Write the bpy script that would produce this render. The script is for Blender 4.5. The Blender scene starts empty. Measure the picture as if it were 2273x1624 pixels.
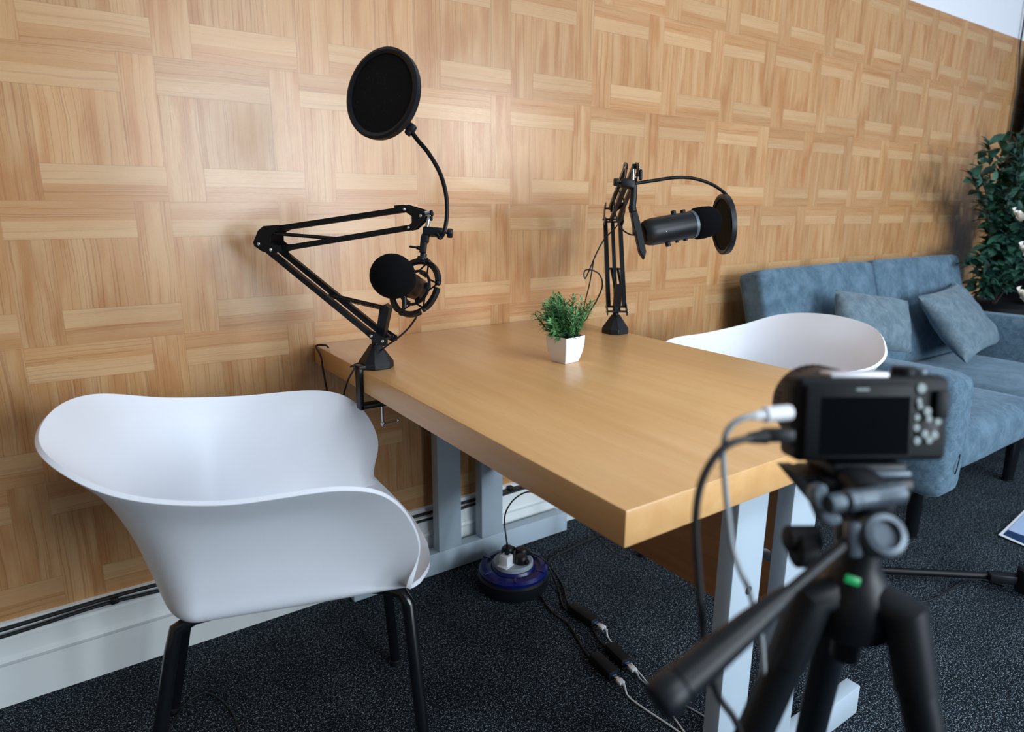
import bpy, bmesh, math, random
from mathutils import Vector, Matrix, Quaternion
rad = math.radians
S = bpy.context.scene
COL = S.collection
V = Vector
random.seed(7)

# ------------------------------------------------------------------ camera (solved from the wall tiles, desk and floor lines)
FPX = 1461.15
CAM = V((-.2221, -1.6706, 1.0846))
def _rot(a, b, c):
    return (Matrix.Rotation(a, 3, 'Z') @ Matrix.Rotation(b, 3, 'X') @ Matrix.Rotation(c, 3, 'Y'))
RC = _rot(-.6015, -.2392, -.0062)
RIGHT, FWD, UP = RC.col[0].copy(), RC.col[1].copy(), RC.col[2].copy()
def ray(u, v):
    return RC @ V(((u - 1136.5) / FPX, 1, (812 - v) / FPX))
def at(u, v, x=None, y=None, z=None, d=None):
    """world point of a measured photo position on a known plane or at a known distance"""
    r = ray(u, v)
    if x is not None: t = (x - CAM.x) / r.x
    elif y is not None: t = (y - CAM.y) / r.y
    elif z is not None: t = (z - CAM.z) / r.z
    else: t = d
    return CAM + t * r

cd = bpy.data.cameras.new('camera')
cam = bpy.data.objects.new('camera', cd); COL.objects.link(cam)
m = Matrix((( RIGHT.x, UP.x, -FWD.x, CAM.x), (RIGHT.y, UP.y, -FWD.y, CAM.y), (RIGHT.z, UP.z, -FWD.z, CAM.z), (0, 0, 0, 1)))
cam.matrix_world = m
cd.sensor_fit = 'HORIZONTAL'; cd.sensor_width = 36.0; cd.lens = FPX / 2273 * 36.0
cd.clip_start = .02
cd.dof.use_dof = True; cd.dof.focus_distance = 1.42; cd.dof.aperture_fstop = 3.6
S.camera = cam

# ------------------------------------------------------------------ materials
def srgb(r, g, b):
    f = lambda c: (c / 255 / 12.92) if c / 255 <= .04045 else ((c / 255 + .055) / 1.055) ** 2.4
    return (f(r), f(g), f(b), 1)
class N:
    """tiny node builder"""
    def __init__(s, name):
        s.m = bpy.data.materials.new(name); s.m.use_nodes = True
        s.t = s.m.node_tree; s.b = s.t.nodes['Principled BSDF']; s.out = s.t.nodes['Material Output']
    def n(s, typ, **k):
        d = s.t.nodes.new(typ)
        for a, b in k.items(): setattr(d, a, b)
        return d
    def l(s, a, b): s.t.links.new(a, b)
    def math(s, op, a, b=None, c=None, clamp=False):
        d = s.n('ShaderNodeMath', operation=op, use_clamp=clamp)
        for i, x in enumerate((a, b, c)):
            if x is None: continue
            if isinstance(x, (int, float)): d.inputs[i].default_value = x
            else: s.l(x, d.inputs[i])
        return d.outputs[0]
    def mix(s, f, a, b, blend='MIX'):
        d = s.n('ShaderNodeMix', data_type='RGBA', blend_type=blend)
        for i, x in ((0, f), (6, a), (7, b)):
            if isinstance(x, (int, float)): d.inputs[i].default_value = x
            elif isinstance(x, tuple): d.inputs[i].default_value = x
            else: s.l(x, d.inputs[i])
        return d.outputs[2]
    def ramp(s, f, stops):
        d = s.n('ShaderNodeValToRGB'); e = d.color_ramp.elements
        while len(e) < len(stops): e.new(.5)
        for q, (p, c) in zip(e, stops):
            q.position = p; q.color = c if isinstance(c, tuple) else (c, c, c, 1)
        s.l(f, d.inputs[0]); return d.outputs[0]
    def noise(s, vec, scale, detail=2, rough=.5, dist=0):
        d = s.n('ShaderNodeTexNoise'); d.inputs['Scale'].default_value = scale; d.inputs['Detail'].default_value = detail
        d.inputs['Roughness'].default_value = rough; d.inputs['Distortion'].default_value = dist
        if vec is not None: s.l(vec, d.inputs['Vector'])
        return d.outputs[0]
    def coords(s): return s.n('ShaderNodeTexCoord').outputs['Object']
    def comb(s, x, y, z):
        d = s.n('ShaderNodeCombineXYZ')
        for i, q in enumerate((x, y, z)):
            if isinstance(q, (int, float)): d.inputs[i].default_value = q
            else: s.l(q, d.inputs[i])
        return d.outputs[0]
    def bump(s, h, strength, dist=.002):
        d = s.n('ShaderNodeBump'); d.inputs['Strength'].default_value = strength; d.inputs['Distance'].default_value = dist
        s.l(h, d.inputs['Height']); s.l(d.outputs[0], s.b.inputs['Normal'])
    def set(s, **k):
        for a, b in k.items():
            i = s.b.inputs[a.replace('_', ' ')]
            if hasattr(b, 'is_output'): s.l(b, i)
            else: i.default_value = b
        return s

def plain(name, col, rough=.5, metal=0, spec=.5, bump=None, vary=.06, coat=0, sheen=0):
    k = N(name); c = k.coords()
    nz = k.noise(c, 18, 3)
    f = k.math('MULTIPLY_ADD', nz, 2 * vary, 1 - vary)
    mixc = k.mix(1.0, col, k.comb(f, f, f), 'MULTIPLY')
    k.set(Base_Color=mixc, Roughness=rough, Metallic=metal, Specular_IOR_Level=spec, Coat_Weight=coat, Sheen_Weight=sheen)
    if bump: k.bump(k.noise(c, bump[0], 3), bump[1], bump[2] if len(bump) > 2 else .001)
    return k.m

TX, TZ, TZ0 = .3048, .3048 * .9783, .1941      # printed tile pitch and its lowest row
def wall_wood():
    k = N('woven_wood_laminate'); c = k.coords()
    sp = k.n('ShaderNodeSeparateXYZ'); k.l(c, sp.inputs[0]); X, Z = sp.outputs[0], sp.outputs[2]
    gx = k.math('DIVIDE', X, TX); gz = k.math('DIVIDE', k.math('SUBTRACT', Z, TZ0), TZ)
    u = k.math('FRACT', k.math('ADD', gx, 50)); v = k.math('SUBTRACT', 1, k.math('FRACT', k.math('ADD', gz, 50)))
    iu = k.math('FLOOR', k.math('ADD', gx, 50)); iv = k.math('FLOOR', k.math('ADD', gz, 50))
    LT = lambda a, b: k.math('LESS_THAN', a, b); GT = lambda a, b: k.math('GREATER_THAN', a, b); AND = lambda a, b: k.math('MULTIPLY', a, b)
    top = AND(LT(v, .26), LT(u, .775)); bot = AND(GT(v, .755), GT(u, .255))
    right = AND(GT(u, .775), LT(v, .755)); left = AND(LT(u, .255), GT(v, .26))
    horiz = k.math('ADD', top, bot, clamp=True)
    pid = k.math('ADD', k.math('ADD', k.math('MULTIPLY', top, 1.3), k.math('MULTIPLY', bot, 2.7)), k.math('ADD', k.math('MULTIPLY', right, 4.1), k.math('MULTIPLY', left, 5.9)))
    rnd = k.n('ShaderNodeTexWhiteNoise', noise_dimensions='3D'); k.l(k.comb(iu, iv, pid), rnd.inputs['Vector'])
    tid = k.n('ShaderNodeTexWhiteNoise', noise_dimensions='3D'); k.l(k.comb(iu, iv, 3.3), tid.inputs['Vector'])
    off = k.math('MULTIPLY', rnd.outputs[0], 9)
    # along / across grain coordinate of each strip
    mixf = lambda f, a, b: k.math('ADD', k.math('MULTIPLY', f, a), k.math('MULTIPLY', k.math('SUBTRACT', 1, f), b))
    al = mixf(horiz, X, Z); ac = mixf(horiz, Z, X)
    ac2 = k.math('ADD', ac, off)
    # wandering grain lines
    wob = k.noise(k.comb(k.math('MULTIPLY', al, 7), k.math('MULTIPLY', ac2, 12), off), 1, 2, .5)
    acw = k.math('ADD', ac2, k.math('MULTIPLY', wob, .016))
    lines = k.noise(k.comb(k.math('MULTIPLY', al, 2.2), k.math('MULTIPLY', acw, 270), off), 1, 2, .6)
    broad = k.noise(k.comb(k.math('MULTIPLY', al, 2.4), k.math('MULTIPLY', acw, 42), off), 1, 3, .55)
    patch = k.noise(k.comb(k.math('MULTIPLY', al, 5), k.math('MULTIPLY', acw, 22), off), 1, 2, .5)
    fine = k.noise(k.comb(k.math('MULTIPLY', al, 60), k.math('MULTIPLY', ac2, 900), off), 1, 1)
    light, mid, dark, line = srgb(212, 168, 120), srgb(202, 150, 99), srgb(186, 124, 72), srgb(140, 86, 50)
    body = k.mix(k.ramp(broad, [(.36, 0.), (.66, 1.)]), light, mid)
    pw = k.math('MULTIPLY', k.ramp(patch, [(.5, 0.), (.66, 1.)]), k.math('MULTIPLY_ADD', horiz, -.45, .62))
    body = k.mix(pw, body, dark)
    lw = k.math('MULTIPLY', k.ramp(lines, [(.555, 0.), (.62, 1.)]), .36)
    body = k.mix(lw, body, line)
    body = k.mix(k.math('MULTIPLY', k.ramp(fine, [(.45, 0.), (.7, 1.)]), .10), body, line)
    # inner half of the lying strips is paler, outer half redder
    pale = k.math('ADD', AND(top, GT(v, .135)), AND(bot, LT(v, .885)))
    body = k.mix(k.math('MULTIPLY', pale, .38), body, srgb(222, 184, 138))
    outer = k.math('SUBTRACT', horiz, pale, clamp=True)
    body = k.mix(k.math('MULTIPLY', outer, .22), body, dark)
    # tile to tile and strip to strip tone
    tone = k.math('ADD', k.math('MULTIPLY_ADD', rnd.outputs[0], .10, .845), k.math('MULTIPLY_ADD', tid.outputs[0], .08, -.03))
    body = k.mix(1.0, body, k.comb(tone, tone, tone), 'MULTIPLY')
    # joints
    def near(a, b, w): return LT(k.math('ABSOLUTE', k.math('SUBTRACT', a, b)), w)
    j = k.math('ADD', k.math('ADD', AND(near(v, .26, .004), LT(u, .775)), AND(near(v, .755, .004), GT(u, .255))), k.math('ADD', AND(near(u, .775, .004), LT(v, .755)), AND(near(u, .255, .004), GT(v, .26))), clamp=True)
    edge = k.math('ADD', k.math('ADD', LT(u, .005), LT(v, .005)), j, clamp=True)
    body = k.mix(k.math('MULTIPLY', edge, .20), body, srgb(120, 78, 46))
    k.set(Base_Color=body, Roughness=k.math('MULTIPLY_ADD', fine, .08, .23), Specular_IOR_Level=.5)
    k.bump(k.math('SUBTRACT', k.math('MULTIPLY', lines, -.4), edge), .10, .0006)
    return k.m
def desk_wood(name, ax, c1, c2, c3, rough=.3):
    k = N(name); c = k.coords()
    sp = k.n('ShaderNodeSeparateXYZ'); k.l(c, sp.inputs[0])
    o = [sp.outputs[i] for i in range(3)]
    sc = [42, 42, 42]; sc[ax] = 2.2
    vec = k.comb(*[k.math('MULTIPLY', o[i], sc[i]) for i in range(3)])
    a = k.noise(vec, 1, 3, .55, .3)
    sc2 = [9, 9, 9]; sc2[ax] = 1.0
    b = k.noise(k.comb(*[k.math('MULTIPLY', o[i], sc2[i]) for i in range(3)]), 1, 2)
    sc3 = [700, 700, 700]; sc3[ax] = 45
    f = k.noise(k.comb(*[k.math('MULTIPLY', o[i], sc3[i]) for i in range(3)]), 1, 1)
    col = k.mix(k.ramp(a, [(.3, 0.), (.7, 1.)]), c1, c2)
    col = k.mix(k.math('MULTIPLY', k.ramp(b, [(.45, 0.), (.7, 1.)]), .45), col, c3)
    col = k.mix(k.math('MULTIPLY', k.ramp(f, [(.5, 0.), (.75, 1.)]), .25), col, c3)
    k.set(Base_Color=col, Roughness=k.math('MULTIPLY_ADD', a, .12, rough), Specular_IOR_Level=.5)
    k.bump(f, .04, .0004)
    return k.m
def carpet():
    k = N('dark_speckled_carpet'); c = k.coords()
    a = k.noise(c, 330, 2, .6); b = k.noise(c, 6, 3); d = k.noise(c, 130, 2, .6)
    s = k.math('ADD', k.math('MULTIPLY', a, .75), k.math('MULTIPLY', d, .25))
    s = k.math('ADD', s, k.math('MULTIPLY_ADD', b, .06, -.03))
    col = k.ramp(s, [(.40, srgb(8, 12, 18)), (.53, srgb(18, 25, 34)), (.582, srgb(94, 110, 121)), (.65, srgb(165, 178, 186))])
    k.set(Base_Color=col, Roughness=.95, Specular_IOR_Level=.15)
    k.bump(a, .8, .004); return k.m
def fabric(name, c1, c2, scale=14, sheen=.5):
    k = N(name); c = k.coords()
    a = k.noise(c, scale, 4, .62, .4); w = k.noise(c, 900, 2); b = k.noise(c, scale * 4, 3, .6)
    f = k.math('ADD', k.math('MULTIPLY', a, .7), k.math('MULTIPLY', b, .3))
    col = k.mix(k.ramp(f, [(.40, 0.), (.62, 1.)]), c1, c2)
    f2 = k.math('MULTIPLY_ADD', w, .5, .75)
    col = k.mix(1.0, col, k.comb(f2, f2, f2), 'MULTIPLY')
    k.set(Base_Color=col, Roughness=.9, Specular_IOR_Level=.2, Sheen_Weight=sheen, Sheen_Roughness=.4, Sheen_Tint=srgb(170, 195, 215))
    k.bump(w, .35, .001); return k.m
def screen_mesh(name):
    k = N(name); c = k.coords()
    v1 = k.n('ShaderNodeTexVoronoi'); v1.inputs['Scale'].default_value = 420; k.l(c, v1.inputs['Vector'])
    hole = k.math('LESS_THAN', v1.outputs['Distance'], .24)
    tr = k.n('ShaderNodeBsdfTransparent'); mx = k.n('ShaderNodeMixShader')
    k.set(Base_Color=srgb(10, 12, 14), Roughness=.8, Specular_IOR_Level=.2)
    k.l(k.math('MULTIPLY', hole, .22), mx.inputs[0]); k.l(k.b.outputs[0], mx.inputs[1]); k.l(tr.outputs[0], mx.inputs[2])
    k.l(mx.outputs[0], k.out.inputs[0]); return k.m
def leafy(name, c1, c2, scale=60):
    k = N(name); c = k.coords(); a = k.noise(c, scale, 2)
    k.set(Base_Color=k.mix(k.ramp(a, [(.35, 0.), (.65, 1.)]), c1, c2), Roughness=.5, Specular_IOR_Level=.4); return k.m

M = dict(
    panel=wall_wood(),
    plaster=plain('white_plaster', srgb(232, 234, 240), .8, bump=(120, .08), vary=.02),
    paint=plain('blue_grey_wall_paint', srgb(110, 132, 155), .8, vary=.02),
    tan=plain('tan_wall_paint', srgb(172, 150, 124), .8, vary=.02),
    skirting=plain('cream_gloss_paint', srgb(232, 238, 238), .42, vary=.03),
    carpet=carpet(),
    desk=desk_wood('maple_desk_top', 1, srgb(224, 180, 124), srgb(214, 166, 108), srgb(196, 146, 92), .24),
    modesty=desk_wood('beech_modesty_panel', 1, srgb(178, 126, 78), srgb(160, 108, 64), srgb(136, 90, 52), .4),
    frame=plain('grey_painted_steel', srgb(174, 190, 203), .45, vary=.02),
    shell=plain('white_moulded_plastic', srgb(236, 241, 250), .42, spec=.45, bump=(900, .05, .0004), vary=.01),
    black=plain('black_plastic', srgb(13, 18, 24), .45, spec=.35, vary=.1),
    blackm=plain('black_painted_metal', srgb(11, 15, 20), .42, spec=.35, vary=.1),
    leg=plain('black_gloss_tube', srgb(12, 14, 18), .22, spec=.6),
    rubber=plain('black_rubber', srgb(10, 13, 17), .6, spec=.3),
    foam=plain('black_foam', srgb(8, 9, 12), .95, spec=.1, bump=(700, .5, .002)),
    chrome=plain('bright_steel', srgb(205, 210, 215), .25, metal=1, vary=.03),
    satin=plain('satin_steel', srgb(215, 214, 220), .55, metal=.6, vary=.03),
    brown=plain('bronze_grille', srgb(52, 42, 38), .38, metal=.7, bump=(300, .2)),
    white=plain('white_gloss_plastic', srgb(232, 234, 240), .3, vary=.01),
    pot=plain('white_melamine', srgb(238, 238, 242), .35, vary=.01),
    soil=plain('dark_soil', srgb(30, 26, 22), .95, bump=(200, .8)),
    green=leafy('small_plant_green', srgb(48, 112, 66), srgb(116, 172, 108)),
    stem=plain('green_stem', srgb(40, 74, 44), .6),
    leaf=leafy('dark_leaf_green', srgb(20, 52, 46), srgb(58, 104, 84), 14),
    branch=plain('brown_branch', srgb(44, 34, 28), .8),
    petal=plain('white_petal', srgb(236, 230, 220), .6),
    sofa=fabric('slate_blue_velvet', srgb(76, 100, 117), srgb(102, 127, 145)),
    sofaside=fabric('slate_blue_velvet_side', srgb(76, 100, 117), srgb(102, 127, 145), 40),
    cushion=fabric('blue_grey_chenille', srgb(94, 112, 124), srgb(118, 136, 146), 26),
    blue=plain('translucent_blue_plastic', srgb(8, 21, 92), .3, spec=.5),
    grey=plain('mid_grey_plastic', srgb(150, 162, 172), .45),
    lens=plain('lens_barrel', srgb(22, 22, 24), .4, spec=.35),
    screen=plain('dark_glass_screen', srgb(4, 5, 7), .1, spec=.3),
    button=plain('camera_button', srgb(132, 148, 148), .3, spec=.8),
    tripod=plain('tripod_anodised_black', srgb(10, 16, 23), .45, spec=.32, vary=.08),
    silver=plain('tripod_grey_casting', srgb(84, 96, 107), .42, metal=.3),
    green_badge=plain('green_badge', srgb(20, 160, 90), .4),
    cable=plain('black_cable', srgb(14, 16, 19), .5),
    greycable=plain('grey_cable', srgb(150, 158, 164), .5),
    whitecable=plain('white_cable', srgb(215, 218, 222), .5),
    cambody=plain('camera_black_body', srgb(9, 14, 19), .55, spec=.22, vary=.1),
    mesh=screen_mesh('black_mesh_fabric'),
    paper=plain('white_paper', srgb(228, 232, 238), .7, vary=.01),
    navy=plain('navy_print', srgb(24, 52, 96), .6), pale=plain('pale_blue_print', srgb(176, 200, 232), .6),
    curtain=plain('black_curtain_cloth', srgb(8, 9, 11), .9, spec=.1),
    spring=plain('blackened_spring', srgb(30, 28, 26), .35, metal=.6),
    usbblue=plain('usb_blue', srgb(60, 110, 190), .3),
)

# ------------------------------------------------------------------ geometry helpers
def frame_from(axis, hint=None):
    a = V(axis).normalized()
    h = V(hint) if hint is not None else (V((0, 0, 1)) if abs(a.z) < .9 else V((1, 0, 0)))
    x = h.cross(a).normalized() if hint is None else (h - a * h.dot(a)).normalized()
    return x, a.cross(x).normalized(), a
def catmull(K, n=8, closed=False):
    K = [V(k) for k in K]; out = []; L = len(K)
    if L < 3 and not closed: return K
    g = (lambda i: K[i % L]) if closed else (lambda i: K[0] * 2 - K[1] if i < 0 else (K[-1] * 2 - K[-2] if i >= L else K[i]))
    for i in range(L if closed else L - 1):
        a, b, c, d = g(i - 1), g(i), g(i + 1), g(i + 2)
        for j in range(n):
            t = j / n
            out.append(.5 * ((2 * b) + (c - a) * t + (2 * a - 5 * b + 4 * c - d) * t * t + (3 * b - a - 3 * c + d) * t ** 3))
    if not closed: out.append(K[-1])
    return out
class G:
    def __init__(s): s.b = bmesh.new()
    def quad(s, pts): return s.b.faces.new([s.b.verts.new(p) for p in pts])
    def box(s, c, size, mat=None, bev=0, seg=2):
        r = bmesh.ops.create_cube(s.b, size=1.0)
        vs = r['verts']
        T = Matrix.Translation(V(c)) @ (mat.to_4x4() if mat else Matrix()) @ Matrix.Diagonal((*size, 1))
        bmesh.ops.transform(s.b, matrix=T, verts=vs)
        if bev:
            es = list({e for v in vs for e in v.link_edges})
            bmesh.ops.bevel(s.b, geom=es, offset=bev, segments=seg, affect='EDGES', profile=.5)
        return s
    def ring_loft(s, rings, closed_ring=True, cap=True, closed_path=False):
        R = [[s.b.verts.new(p) for p in r] for r in rings]
        n = len(R[0]); L = len(R)
        for i in range(L if closed_path else L - 1):
            a, b = R[i], R[(i + 1) % L]
            for j in range(n if closed_ring else n - 1):
                s.b.faces.new((a[j], a[(j + 1) % n], b[(j + 1) % n], b[j]))
        if cap and not closed_path and closed_ring:
            s.b.faces.new(list(reversed(R[0]))); s.b.faces.new(R[-1])
        return R
    def tube(s, pts, r, n=8, smooth=0, closed=False, square=None, hint=None):
        if smooth: pts = catmull(pts, smooth, closed)
        pts = [V(p) for p in pts]; L = len(pts); rings = []; x = None
        for i, p in enumerate(pts):
            t = (pts[(i + 1) % L] - pts[i - 1]) if closed else (pts[min(i + 1, L - 1)] - pts[max(i - 1, 0)])
            t.normalize()
            if x is None: x, y, _ = frame_from(t, hint)
            else:
                x = (x - t * x.dot(t)).normalized()
            y = t.cross(x)
            rr = r[i] if isinstance(r, (list, tuple)) else r
            if square:
                w, h = square; rings.append([p + x * a * w / 2 + y * b * h / 2 for a, b in ((1, 1), (-1, 1), (-1, -1), (1, -1))])
            else:
                rings.append([p + (x * math.cos(q) + y * math.sin(q)) * rr for q in (2 * math.pi * k / n for k in range(n))])
        s.ring_loft(rings, closed_path=closed); return s
    def bar(s, a, b, w, h, hint):   # square bar: w along hint, h across
        return s.tube([a, b], 0, square=(w, h), hint=hint)
    def lathe(s, prof, O, axis, n=24, hint=None, cap=True):
        x, y, a = frame_from(axis, hint); O = V(O)
        rings = [[O + a * h + (x * math.cos(q) + y * math.sin(q)) * max(r, 1e-5) for q in (2 * math.pi * k / n for k in range(n))] for r, h in prof]
        s.ring_loft(rings, cap=cap); return s
    def prism(s, poly, thick):      # poly: world points in one plane, thick: vector
        t = V(thick) / 2; s.ring_loft([[V(p) - t for p in poly], [V(p) + t for p in poly]]); return s
    def sphere(s, c, r, sc=(1, 1, 1), mat=None, seg=20):
        o = bmesh.ops.create_uvsphere(s.b, u_segments=seg, v_segments=seg // 2, radius=r)
        bmesh.ops.transform(s.b, matrix=Matrix.Translation(V(c)) @ (mat.to_4x4() if mat else Matrix()) @ Matrix.Diagonal((*sc, 1)), verts=o['verts']); return s
    def torus(s, c, axis, R_, r, n=40, k=8, hint=None, sx=1):
        x, y, a = frame_from(axis, hint); c = V(c); rings = []
        for i in range(n):
            q = 2 * math.pi * i / n; d = x * math.cos(q) + y * math.sin(q)
            rings.append([c + d * (R_ + r * math.cos(w)) + a * r * sx * math.sin(w) for w in (2 * math.pi * j / k for j in range(k))])
        s.ring_loft(rings, closed_path=True); return s
ORG = {}
def obj(name, g, mat, parent=None, angle=35, sub=0, solid=0, bevel=0, label=None, local=False):
    b = g.b
    bmesh.ops.remove_doubles(b, verts=b.verts, dist=1e-6)
    bmesh.ops.recalc_face_normals(b, faces=b.faces)
    me = bpy.data.meshes.new(name)
    o = bpy.data.objects.new(name, me)
    if parent is not None:
        org = ORG.get(parent.name, V((0, 0, 0)))
        if not local: bmesh.ops.translate(b, vec=-org, verts=b.verts)
        ORG[o.name] = org
        o.parent = parent
    else: ORG[o.name] = V((0, 0, 0))
    b.to_mesh(me); b.free()
    me.polygons.foreach_set('use_smooth', [True] * len(me.polygons))
    me.set_sharp_from_angle(angle=rad(angle))
    me.materials.append(mat); COL.objects.link(o)
    if solid:
        q = o.modifiers.new('s', 'SOLIDIFY'); q.thickness = solid; q.offset = 0
    if bevel:
        q = o.modifiers.new('b', 'BEVEL'); q.width = bevel; q.segments = 2; q.limit_method = 'ANGLE'; q.angle_limit = rad(40)
    if sub:
        q = o.modifiers.new('u', 'SUBSURF'); q.levels = sub; q.render_levels = sub
    if label: o['label'] = label
    return o
def tag(o, label, cat, group=None):
    o['label'] = label; o['category'] = cat
    if group: o['group'] = group
    return o
def thing(name, loc, label, cat, group=None):
    o = bpy.data.objects.new(name, None); COL.objects.link(o); o.location = loc; o.empty_display_size = .05
    ORG[o.name] = V(loc); return tag(o, label, cat, group)
def struct(o, **k):
    o['kind'] = 'structure'; return o
def copy_thing(root, label, loc, rotz):
    r = root.copy(); COL.objects.link(r); r.location = loc; r.rotation_euler = (0, 0, rotz); r['label'] = label
    ORG[r.name] = V(loc)
    for ch in list(root.children):
        c = ch.copy(); COL.objects.link(c); c.parent = r
        for gch in ch.children:
            d = gch.copy(); COL.objects.link(d); d.parent = c
    return r
def hull_box(c, size, bev, seg=4, mat=None):
    g = G(); g.box(c, size, mat, bev, seg); return g

# ------------------------------------------------------------------ the room
X0, X1, YF, ZC = -2.6, 5.0, -4.6, 2.75
g = G(); g.box(((X0 + X1) / 2, (YF + 0) / 2, -.05), (X1 - X0 + .4, -YF + .4, .1)); struct(obj('floor', g, M['carpet']))
g = G(); g.box(((X0 + X1) / 2, YF / 2, ZC + .05), (X1 - X0 + .4, -YF + .4, .1)); struct(obj('ceiling', g, M['plaster']))
PT = TZ0 + 6 * TZ            # top of the panelling
g = G(); g.box(((X0 + X1) / 2, .1, ZC / 2), (X1 - X0 + .4, .19, ZC)); wb = struct(obj('wall_back', g, M['plaster']))
g = G(); g.box(((X0 + 4.85) / 2, .003, (.16 + PT) / 2), (4.85 - X0, .006, PT - .16)); struct(obj('panelling', g, M['panel'], wb))
g = G(); g.box((X0 - .1, YF / 2, ZC / 2), (.2, -YF + .4, ZC)); struct(obj('wall_left', g, M['tan']))
g = G(); g.box((X1 + .1, YF / 2, ZC / 2), (.2, -YF + .4, ZC)); struct(obj('wall_right', g, M['paint']))
# window wall behind the camera, with two window openings
WIN = [(3.30, 3.95), (.55, 2.45)]; WZS = [(1.3, 2.3), (.5, 2.3)]
g = G(); yc = YF - .1
xs = [X0 - .2, WIN[1][0], WIN[1][1], WIN[0][0], WIN[0][1], X1 + .2]
for i in range(0, 5, 2): g.box(((xs[i] + xs[i + 1]) / 2, yc, ZC / 2), (xs[i + 1] - xs[i], .2, ZC))
for (a, b), WZ in zip(WIN, WZS):
    g.box(((a + b) / 2, yc, WZ[0] / 2), (b - a, .2, WZ[0])); g.box(((a + b) / 2, yc, (ZC + WZ[1]) / 2), (b - a, .2, ZC - WZ[1]))
struct(obj('wall_front', g, M['paint']))
for i, ((a, b), WZ) in enumerate(zip(WIN, WZS)):
    g = G(); zc = sum(WZ) / 2; h = WZ[1] - WZ[0]
    for x in (a + .03, (a + b) / 2, b - .03): g.box((x, yc, zc), (.06, .07, h))
    for z in (WZ[0] + .03, WZ[1] - .03): g.box(((a + b) / 2, yc, z), (b - a, .07, .06))
    struct(obj('window_%d' % (i + 1), g, M['white']))
# skirting board: moulded section swept along the back wall
prof = [(0, 0), (-.022, 0), (-.022, .098), (-.025, .102), (-.027, .109), (-.025, .116), (-.021, .120), (-.019, .150), (-.021, .160), (-.017, .166), (-.008, .170), (-.008, .192), (0, .194)]
g = G(); g.ring_loft([[V((x, y, z)) for y, z in prof] for x in (X0, 4.85)])
struct(obj('baseboard_back', g, M['skirting'], angle=25))

# daylight entering through the windows
for (a, b), WZ, w in zip(WIN, WZS, (60, 140)):
    ld = bpy.data.lights.new('window_daylight', 'AREA'); ld.shape = 'RECTANGLE'; ld.size = b - a - .1; ld.size_y = WZ[1] - WZ[0] - .1
    ld.energy = w; ld.color = (.83, .925, 1.0)
    lo = bpy.data.objects.new('window_daylight', ld); COL.objects.link(lo)
    lo.location = ((a + b) / 2, YF - .02, sum(WZ) / 2); lo.rotation_euler = (rad(90), 0, 0)
ld = bpy.data.lights.new('added_ceiling_fill', 'AREA'); ld.shape = 'RECTANGLE'; ld.size = 1.2; ld.size_y = .6; ld.energy = 34; ld.color = (.88, .95, 1.0)  # added overhead fill, out of view, to brighten the desk and upper wall
lo = bpy.data.objects.new('added_ceiling_fill', ld); COL.objects.link(lo); lo.location = (.9, -2.7, ZC - .03)
wd = bpy.data.worlds.new('world'); S.world = wd; wd.use_nodes = True
wd.node_tree.nodes['Background'].inputs[0].default_value = (.62, .78, 1, 1); wd.node_tree.nodes['Background'].inputs[1].default_value = .6

# ------------------------------------------------------------------ desk
DX0, DX1, DY1, DZ = .2965, 1.0973, -1.156, .7335
desk = thing('desk', (.7, -.58, 0), 'light maple rectangular desk with grey steel legs standing end-on to the wood wall', 'desk')
g = G(); g.box(((DX0 + DX1) / 2, (DY1 - .014) / 2, DZ - .0248), (DX1 - DX0, -DY1 - .014, .0496), None, .002, 2)
obj('tabletop', g, M['desk'], desk)
g = G(); g.box((.809, -.575, .495), (.018, .95, .376), None, .001, 1)
mp = obj('modesty_panel', g, M['modesty'], desk)
for yf, dep in ((-.08, .038), (-1.09, .032)):
    yc_ = yf + dep / 2
    for xa, xb in ((.61, .688), (.76, .838)):
        g = G(); g.box(((xa + xb) / 2, yc_, .378), (xb - xa, dep, .612), None, .003, 2); obj('leg_post', g, M['frame'], desk)
    xl = .34 if yf > -.5 else .36
    g = G(); g.box(((xl + 1.103) / 2, yc_, .039), (1.103 - xl, dep, .070), None, .003, 2); f_ = obj('foot_bar', g, M['frame'], desk)
    for xp in (xl + .05, 1.05):
        g = G(); g.lathe([(.014, 0), (.014, .005)], (xp, yc_, 0), (0, 0, 1)); obj('foot_pad', g, M['rubber'], f_)
g = G(); g.box((.725, -1.074, .675), (.5, .032, .018)); obj('support_rail', g, M['frame'], desk)
g = G(); g.box((.725, -.061, .675), (.5, .038, .018)); obj('support_rail', g, M['frame'], desk)
p = at(1661, 1309, y=-1.09); g = G(); g.lathe([(.0075, -.001), (.0075, .0015), (.004, .0025)], p, (0, -1, 0), 20); obj('bolt', g, M['blackm'], desk)
p = at(1705, 1230, x=.80); g = G(); g.lathe([(.012, -.0005), (.012, .003), (.007, .004)], p, (-1, 0, 0), 20); obj('fixing', g, M['chrome'], desk)

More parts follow.
